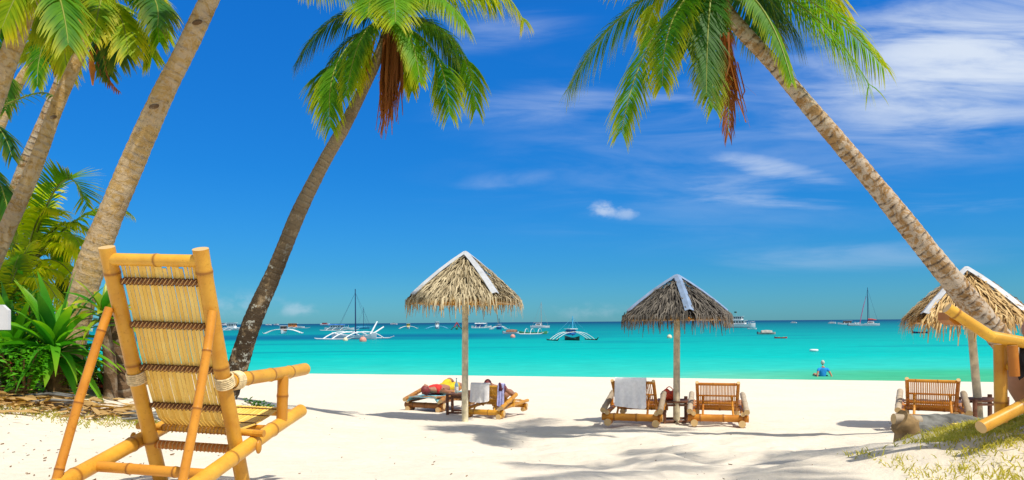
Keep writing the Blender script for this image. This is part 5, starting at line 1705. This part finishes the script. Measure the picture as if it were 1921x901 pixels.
    v_.build('vine', 'fibre_brown', root, True); b.build('leaves', 'shrub_leaf', root, True, sharp=0)
    p = gp(507, 8.7); b = MB(); strap_leaf(b, Vector((0, 0, .02)), Vector((.5, 0, .45)), .18, .06, .5)
    tag(b.build('dead_leaf', 'dry_leaf', None, sharp=0, loc=p), 'single curled orange-brown leaf on the sand right of the creeper', 'leaf')
planting()


# ------------------------------------------------------------------ turf and small litter
def turf():
    random.seed(101)
    b = MB(); n = 0
    while n < 15000:
        x = random.gauss(3.55, .70); y = random.gauss(4.25, .46)
        if n % 9 == 0: x, y = random.uniform(1.9, 3.6), random.uniform(3.0, 4.2)
        if not (1.8 < x < 6.5 and 2.6 < y < 5.8): continue
        dens = mnoise.noise(Vector((x * 1.6, y * 1.6, 4))) + .6 * mnoise.noise(Vector((x * 5, y * 5, 9)))
        if dens < random.uniform(-.45, .25): continue
        if n % 9 and x / y < random.uniform(.53, .64): continue
        if n % 9 and (y - 3.9) < random.uniform(-.9, .35): continue
        z = G(x, y); n += 1
        for k in range(2):
            a = random.uniform(0, 2 * PI); h = random.uniform(.014, .05) * (.6 if n % 9 == 0 else 1); le = random.uniform(.2, .9)
            d = Vector((math.cos(a) * le, math.sin(a) * le, 1)).normalized(); s = d.cross(Vector((math.sin(a * 3), math.cos(a * 5), .2))).normalized() * .0032
            q = Vector((x + random.gauss(0, .02), y + random.gauss(0, .02), z - .004)); rnd = random.random(); i0 = len(b.v)
            for pp, w, tp in ((q, 1, 0), (q + d * h * .6, .8, .5), (q + d * h + Vector((d.x, d.y, -.3)) * h * .3, .12, 1)):
                for e in (-1, 1):
                    b.v.append(pp + s * w * e); j = len(b.v) - 1; b.a.setdefault('rnd', {})[j] = rnd; b.a.setdefault('tip', {})[j] = tp
            b.quad((i0, i0 + 1, i0 + 3, i0 + 2)); b.quad((i0 + 2, i0 + 3, i0 + 5, i0 + 4))
    tag(b.build('turf', 'grass_blade', None, True, sharp=0, loc=(3.7, 4.3, G(3.7, 4.3))), 'sparse yellow-green turf on the sandy mound at the lower right', 'grass', kind='stuff')
    b = MB(); n = 0
    while n < 900:          # thin dry grass in front of the planting
        px = random.uniform(-40, 330); D = random.gauss(6.15, .16) + .002 * max(0, px - 150)
        p = gp(px, D); n += 1
        for k in range(2):
            a = random.uniform(0, 2 * PI); h = random.uniform(.015, .045)
            d = Vector((math.cos(a) * .8, math.sin(a) * .8, 1)).normalized(); s = d.cross(Vector((math.sin(a * 3), math.cos(a * 5), .2))).normalized() * .003
            i0 = len(b.v); rnd = random.random()
            for pp, w in ((p, 1), (p + d * h * .6, .8), (p + d * h, .15)):
                for e in (-1, 1):
                    b.v.append(pp + s * w * e); b.a.setdefault('rnd', {})[len(b.v) - 1] = rnd
            b.quad((i0, i0 + 1, i0 + 3, i0 + 2)); b.quad((i0 + 2, i0 + 3, i0 + 5, i0 + 4))
    tag(b.build('dry_grass', 'grass_blade', None, True, sharp=0, loc=gp(120, 6.2)), 'thin dry grass on the sand before the dead leaves at the left', 'grass', kind='stuff')
    b = MB()
    for i in range(300):     # crumbs of leaf, shell and twig
        D = 3.6 + 9 * random.random() ** 1.4; px = random.uniform(0, 1921)
        if random.random() < .35: px = random.uniform(0, 330); D = random.uniform(3.8, 6.4)
        p = gp(px, D) + Vector((0, 0, .003)); a = random.uniform(0, PI); L = random.uniform(.006, .018) * (1.6 if random.random() < .1 else 1)
        d = Vector((math.cos(a), math.sin(a), random.uniform(0, .2))); s = Vector((-d.y, d.x, 0)) * random.uniform(.15, .4)
        i0 = len(b.v); b.v += [p - d * L * .5 - s * L * .5, p + d * L * .5 - s * L * .3, p + d * L * .6 + s * L * .3 + Vector((0, 0, L * .3)), p - d * L * .5 + s * L * .5 + Vector((0, 0, L * .25))]
        b.quad((i0, i0 + 1, i0 + 2, i0 + 3), 0, False)
    tag(b.build('beach_crumbs', 'fibre_brown', None, True, sharp=0, loc=gp(960, 6)), 'tiny brown crumbs of leaf and twig scattered on the sand', 'debris', kind='stuff')
    p = hit(590, 885)
    b = MB(); b.tube([Vector((-.045, -.06, .006)), Vector((0, .0, .02)), Vector((.03, .08, .012)), Vector((.05, .12, .03))], [.0035, .004, .003, .0015], 6); b.tube([Vector((0, 0, .02)), Vector((.035, .02, .03))], [.003, .001], 5)
    tag(b.build('twig', 'fibre_brown', None, loc=p), 'single thin twig on the sand right of the bamboo chair', 'twig')
turf()


# ------------------------------------------------------------------ boats at anchor
def sea_pt(px, py):
    d = ray(px, py); t = CZ / max(-d.z, 1e-5)
    return Vector((d.x * t, t, 0))


def hull_rings(L, Bm, H, sheer=.5, n=15, flat=.55, stern=0.15):
    rings = []
    for i in range(n):
        t = i / (n - 1); y = (t - .5) * L; u = abs(2 * t - 1)
        w = Bm / 2 * max(.03, (1 - u ** 2.6) if t < .5 else (1 - u ** 2.2)) if not (stern and t > .5) else Bm / 2 * max(stern, 1 - u ** 3 * (1 - stern))
        top = H * (1 + sheer * u ** 2.4)
        rings.append([Vector((-w, y, top)), Vector((-w * .92, y, H * .45)), Vector((-w * flat, y, -.05)), Vector((0, y, -.18)), Vector((w * flat, y, -.05)), Vector((w * .92, y, H * .45)), Vector((w, y, top))])
    return rings


def bangka(label, px, py, L, span, yaw, hull='boat_white', arms='boat_white', cabin=None, mast=0, canopy=None, group='outrigger boats at anchor', mastm='boat_navy', bowpoles=0, deck='boat_grey', cab_h=1.5, flo=None, hH=.62, ar=.07):
    p = sea_pt(px, py)
    root = thing('outrigger_boat', label, 'boat', p, (0, 0, R(yaw)), group)
    b = MB(); b.loft(hull_rings(L, L * .09 + .3, hH, .8, stern=.04), True); b.build('hull', hull, root)
    d = MB(); d.box((0, 0, hH - .03), (L * .075 + .22, L * .7, .05)); d.build('deck', deck, root)
    for sd in (-1, 1):
        f = MB(); x = sd * span / 2
        f.tube([Vector((x, -L * .46, .42)), Vector((x, -L * .36, .10)), Vector((x, 0, .04)), Vector((x, L * .36, .08)), Vector((x, L * .42, .2))], [.05, .10, .11, .10, .05], 8)
        f.build('outrigger', flo or arms, root)
    for y in (-L * .24, .02 * L, L * .22):
        a = MB(); pts = []
        for k in range(13):
            t = -1 + k / 6
            pts.append(Vector((t * span / 2, y, .95 + .25 * (1 - abs(t)) - .88 * max(0, abs(t) - .35) ** 1.6 / .65 ** 1.6)))
        a.tube(pts, ar, 7); a.build('outrigger_arm', arms, root)
    if cabin:
        c = MB(); c.box((0, L * .08, .75 + cab_h / 2), (L * .10 + .4, L * .36, cab_h), bev=.12); cb_ = c.build('cabin', cabin, root)
        for sd in (-1, 1):
            for k in range(4): MB().box((sd * (L * .05 + .205), L * (-.04 + .08 * k), .75 + cab_h * .62), (.03, L * .05, cab_h * .34)).build('window', 'glass_dark', cb_)
        for k in (-1, 1): MB().box((k * (L * .025 + .08), L * -.105, .75 + cab_h * .62), (L * .03 + .08, .03, cab_h * .32)).build('window', 'glass_dark', cb_)
        r = MB(); r.box((0, L * .07, .80 + cab_h), (L * .11 + .6, L * .42, .09)); r.build('roof', 'boat_white', cb_)
    if canopy:
        c = MB(); hw = L * .07 + .5; g = []
        for i in range(7):
            y = -L * .26 + L * .56 * i / 6
            g.append([Vector((-hw + 2 * hw * k / 6, y, 2.15 + .28 * math.sin(PI * k / 6) - .08 * math.sin(i * 1.6) ** 2)) for k in range(7)])
        c.sheet(g, .05); c.build('canopy', canopy, root)
        for sx in (-1, 1):
            for y in (-L * .25, L * .02, L * .29):
                MB().tube([Vector((sx * (L * .05 + .15), y, .7)), Vector((sx * hw * .96, y, 2.2))], .035, 6).build('canopy_post', arms, root)
    if mast:
        MB().tube([Vector((0, -L * .05, .6)), Vector((0, -L * .05, mast))], [.12, .07], 8).build('mast', mastm, root)
        st = MB()
        for e in ((span * .42, 0), (-span * .42, 0), (0, -L * .46), (0, L * .42)):
            st.tube([Vector((0, -L * .05, mast * .93)), Vector((e[0], e[1], .9))], .016, 4)
        st.build('stays', mastm, root)
    for k in range(bowpoles):
        sd = (-1, 1)[k]
        MB().tube([Vector((sd * .25, -L * .40 + .1 * k, .8)), Vector((sd * .25 + 1.5 + .9 * k, -L * .40, 2.9 - .9 * k))], [.14, .11], 8).build('bow_pole', 'boat_white', root)
    return root


def motor_boat(label, px, py, L, yaw, hull='boat_white', decks=1, top='boat_white', flag=None, group='motor boats at anchor'):
    p = sea_pt(px, py)
    root = thing('motor_boat', label, 'boat', p, (0, 0, R(yaw)), group)
    H = L * .11
    b = MB(); b.loft(hull_rings(L, L * .3, H, .45, stern=.8), True); b.build('hull', hull, root)
    d = MB(); d.box((0, 0, H + .02), (L * .24, L * .8, .05)); d.build('deck', 'boat_grey', root)
    z = H
    for k in range(decks):
        w, l, h = L * (.22 - .03 * k), L * (.50 - .13 * k), L * .13
        c = MB(); c.box((0, L * (.06 + .03 * k), z + h / 2), (w, l, h), bev=h * .14); cb_ = c.build('cabin', top, root)
        for sd in (-1, 1):
            for q in range(5): MB().box((sd * (w / 2 + .005), L * (.06 + .03 * k) - l * .36 + l * .18 * q, z + h * .6), (.03, l * .13, h * .42)).build('window', 'glass_dark', cb_)
        for q in (-1, 1): MB().box((q * w * .22, L * (.06 + .03 * k) - l / 2 - .005, z + h * .6), (w * .36, .03, h * .42)).build('window', 'glass_dark', cb_)
        r = MB(); r.box((0, L * (.06 + .03 * k), z + h + .03), (w * 1.15, l * 1.12, .07)); r.build('roof', top, cb_)
        z += h + .06
    rl = MB()
    for sd in (-1, 1):
        rl.tube([Vector((sd * L * .13, -L * .25, H * 1.6)), Vector((sd * L * .09, -L * .40, H * 1.75)), Vector((0, -L * .49, H * 1.9))], .025, 5)
        for q in range(4): rl.tube([Vector((sd * L * (.13 - .02 * q), -L * (.25 + .06 * q), H * 1.1)), Vector((sd * L * (.13 - .02 * q), -L * (.25 + .06 * q), H * 1.68))], .02, 5)
    rl.build('railing', 'boat_white', root)
    MB().tube([Vector((0, L * .1, z)), Vector((0, L * .1, z + L * .16))], .03, 6).build('aerial', 'boat_grey', root)
    if flag: MB().box((0, L * .1 + .45, z + L * .13), (.03, .9, .5)).build('flag', flag, root)
    return root


def sail_cat(label, px, py, L, yaw, mast, hull='boat_white', sail=None, boom=None, top='boat_white', mastm='boat_navy'):
    p = sea_pt(px, py)
    root = thing('sailing_catamaran', label, 'boat', p, (0, 0, R(yaw)), 'sailing catamarans at anchor')
    for sd in (-1, 1):
        b = MB(); b.loft([[q + Vector((sd * L * .2, 0, 0)) for q in r] for r in hull_rings(L, L * .11, L * .10, .35, stern=.5)], True); b.build('hull', hull, root)
    d = MB(); d.box((0, L * .06, L * .125), (L * .46, L * .62, .12)); d.build('deck', 'boat_white', root)
    c = MB(); c.box((0, L * .06, L * .19), (L * .32, L * .34, L * .11), bev=L * .03); cb_ = c.build('cabin', top, root)
    for sd in (-1, 1): MB().box((sd * L * .1605, L * .05, L * .20), (.03, L * .24, L * .045)).build('window', 'glass_dark', cb_)
    MB().box((0, -L * .112, L * .20), (L * .24, .03, L * .045)).build('window', 'glass_dark', cb_)
    MB().tube([Vector((0, -L * .08, .2)), Vector((0, -L * .08, mast))], [.16, .09], 8).build('mast', mastm, root)
    bm_ = MB(); bm_.tube([Vector((0, -L * .08, L * .30)), Vector((0, L * .38, L * .31))], [.08, .07], 8); bm_.build('boom', mastm, root)
    if boom:
        s = MB(); s.tube([Vector((0, -L * .06, L * .36)), Vector((0, L * .12, L * .36)), Vector((0, L * .36, L * .33))], [.36, .3, .14], 10); s.build('furled_sail', boom, root)
    if sail:
        s = MB(); s.tube([Vector((0, -L * .48, L * .14)), Vector((0, -L * .30, mast * .5)), Vector((0, -L * .14, mast * .78))], [.15, .14, .05], 8); s.build('furled_jib', sail, root)
    st = MB()
    for e in ((L * .23, 0), (-L * .23, 0), (0, -L * .48), (0, L * .45)): st.tube([Vector((0, -L * .08, mast * .96)), Vector((e[0], e[1], L * .13))], .03, 4)
    st.build('stays', mastm, root)
    return root


def dinghy(label, px, py, L, yaw, hull='boat_white', inner='boat_grey', cover=None, group='small open boats'):
    p = sea_pt(px, py)
    root = thing('dinghy', label, 'boat', p, (0, 0, R(yaw)), group)
    b = MB(); b.loft(hull_rings(L, L * .32, L * .09, .6, stern=.7), True); b.build('hull', hull, root)
    for k in (-.2, .15): MB().box((0, L * k, L * .10), (L * .29, L * .09, .05)).build('thwart', inner, root)
    MB().box((0, L * .50, L * .10), (L * .09, L * .07, L * .14), bev=.04).build('outboard_motor', 'boat_navy', root)
    if cover:
        g = [[Vector((L * .17 * math.cos(PI * k / 8), -L * .3 + L * .6 * i / 5, L * .09 + L * .15 * math.sin(PI * k / 8) * (.8 + .2 * math.sin(PI * i / 5)))) for k in range(9)] for i in range(6)]
        c = MB(); c.sheet(g, .05); c.build('cover', cover, root)
    return root


def buoy(label, px, py, r, m, cat='buoy'):
    p = sea_pt(px, py)
    root = thing('buoy', label, cat, p, (0, 0, 0), 'mooring buoys')
    MB().ball((0, 0, r * .35), r, 14, 10).build('float', m, root)
    MB().tube([Vector((0, 0, r * 1.2)), Vector((0, 0, r * 1.6))], r * .18, 8).build('ring', 'boat_grey', root)


def boats():
    random.seed(120)
    B, M_, SC, DN = bangka, motor_boat, sail_cat, dinghy
    # left of the leaning palm
    M_('white motor yacht on the horizon just left of the dark palm trunk', 419, 611.8, 22, 70)
    B('white outrigger ferry partly behind the foot of the dark palm trunk', 438, 619.5, 13, 11, 62, cabin='boat_white', cab_h=2.6)
    M_('white boat glimpsed between the lily and the chair prop', 160, 622, 11, 60)
    B('outrigger boat with a brown load heaped amidships, right of the dark palm', 532, 626, 11, 9.6, 12, cabin='boat_brown', cab_h=1.3)
    B('small outrigger boat with an orange deckhouse left of the blue ferry', 552, 616, 15, 12, 70, cabin='boat_orange', cab_h=2.2)
    M_('tiny white boat on the horizon right of the dark palm trunk', 504, 610.4, 14, 80)
    M_('second tiny white boat on the horizon right of the dark palm trunk', 519, 610.4, 15, 60)
    M_('small red and white boat on the horizon left of the tall masts', 610, 610.4, 17, 75, top='boat_red')
    B('long outrigger ferry under a blue awning behind the big white outrigger', 636, 620, 14, 8, 66, 'boat_white', 'boat_white', 'boat_white', 0, 'boat_blue', cab_h=1.2)
    B('big white outrigger sailboat with a tall dark mast and raised white bow poles', 663, 636, 11.5, 8.6, 52, 'boat_white', 'boat_white', None, 8.4, None, bowpoles=2, ar=.10, deck='boat_white')
    B('outrigger sailboat with the shorter dark mast behind the big white one', 681, 617, 13, 9, 40, 'boat_cyan', 'boat_cyan', None, 10.5, None)
    buoy('cream mooring buoy in the water left below the big white outrigger', 648, 639.5, .38, 'buoy_cream')
    buoy('pink mooring buoy in the water right below the big white outrigger', 681, 641, .52, 'buoy_pink')
    # between the masts and the straw umbrella pole
    M_('lone tiny white boat on the horizon between the masts and the straw umbrella', 739, 609.2, 13, 80)
    B('white outrigger boat with a small yellow cabin left of the straw umbrella pole', 766, 617, 10, 8.2, 12, cabin='boat_yellow', cab_h=1.6, canopy=None)
    B('outrigger boat with a tall white cabin and pale blue floats left of the umbrella pole', 820, 617, 10, 9.5, 14, 'boat_white', 'boat_cyan', 'boat_white', cab_h=2.4)
    r = B('small dark boat with a red tent-shaped sail right beside the umbrella pole', 857, 618.5, 5.5, 4.2, 12, 'boat_green', 'boat_darkgreen')
    s = MB()
    s.loft([[Vector((-1.2, y, .8)), Vector((0, y, 2.9)), Vector((1.2, y, .8)), Vector((1.0, y, .8)), Vector((0, y, 2.5)), Vector((-1.0, y, .8))] for y in (-1.1, 1.1)], True, smooth=False); s.build('tent_sail', 'boat_red', r)
    # between the two umbrellas
    B('long white and blue outrigger boat right of the straw umbrella pole', 903, 615.5, 10, 5.5, 76, 'boat_white', 'boat_white', 'boat_blue', 0, 'boat_white', cab_h=1.0)
    B('blue outrigger boat with a short mast left of the brown covered launch', 936, 618, 7.5, 6, 16, 'boat_blue', 'boat_white', 'boat_cyan', 4.2, None, cab_h=1.1)
    DN('covered grey-brown launch left of the green outrigger', 960, 626.5, 4.0, 80, 'boat_white', 'boat_grey', 'boat_brown')
    B('green outrigger boat below the white catamaran', 1000, 627, 6.4, 3.6, 72, 'boat_green', 'boat_white', None, 0, None, hH=.4, ar=.05)
    SC('white sailing catamaran with a bare mast between the two umbrellas', 1013, 615.5, 7.8, 70, 11.5, mastm='boat_grey')
    B('blue rigged outrigger boat with a dark hull left of the grey umbrella', 1073, 638.5, 5.0, 6.0, 20, 'boat_darkgreen', 'boat_white', 'boat_blue', 3.4, None, mastm='boat_cyan', flo='boat_darkgreen', hH=.36, ar=.04, cab_h=.8)
    buoy('pinkish mooring buoy below the brown covered launch', 962, 633.5, .42, 'buoy_pink')
    buoy('small orange buoy seen left of the grey umbrella pole', 1256, 634.5, .4, 'buoy_cream')
    # right half
    M_('white two-deck yacht at the right edge of the grey umbrella thatch', 1388, 615, 11, 56, decks=2, flag='boat_darkgreen')
    DN('little white tender beside the two-deck yacht', 1411, 618, 2.6, 60)
    DN('low grey boat right of the two-deck yacht', 1438, 627.5, 3.2, 80, 'boat_grey', 'boat_grey', 'boat_grey')
    DN('small red and yellow boat right of the low grey boat', 1465, 635, 1.7, 76, 'boat_red', 'boat_yellow', None)
    M_('tiny white boat alone on the horizon at the right', 1489, 606.5, 5, 75)
    M_('small white speedboat left of the long white boat', 1561, 607.5, 5, 82)
    B('long white outrigger boat with brown sides beside the pink sailed catamaran', 1593, 608.5, 12, 5.5, 74, 'boat_white', 'boat_white', 'boat_brown', 0, None, cab_h=1.1)
    DN('little white boat in front of the long white outrigger', 1603, 611.5, 5.2, 84)
    SC('sailing catamaran with a dark mast, red furled sail and pink jib', 1631, 611.5, 7.4, -112, 15.8, sail='boat_pink', boom='boat_red')
    DN('small dark boat under the fringe of the golden thatch umbrella', 1727, 625.5, 2.8, 80, 'boat_navy', 'boat_grey')
    B('white outrigger boat behind the leaning palm at the right edge', 1897, 611, 10, 9, 24, 'boat_white', 'boat_white', 'boat_white', cab_h=1.2)
    # float in the bay
    p = sea_pt(1527, 660)
    root = thing('swim_ring', 'pale round swim float alone on the turquoise water above the person in blue', 'swim float', (p.x, p.y, .12))
    b = MB()
    b.tube([Vector((.26 * math.cos(2 * PI * i / 24), .26 * math.sin(2 * PI * i / 24), 0)) for i in range(25)], .085, 10, False); b.build('ring', 'boat_white', root)
    b = MB(); b.tube([Vector((0, 0, -.03)), Vector((0, 0, .03))], .2, 20); b.build('base', 'buoy_pink', root)
boats()
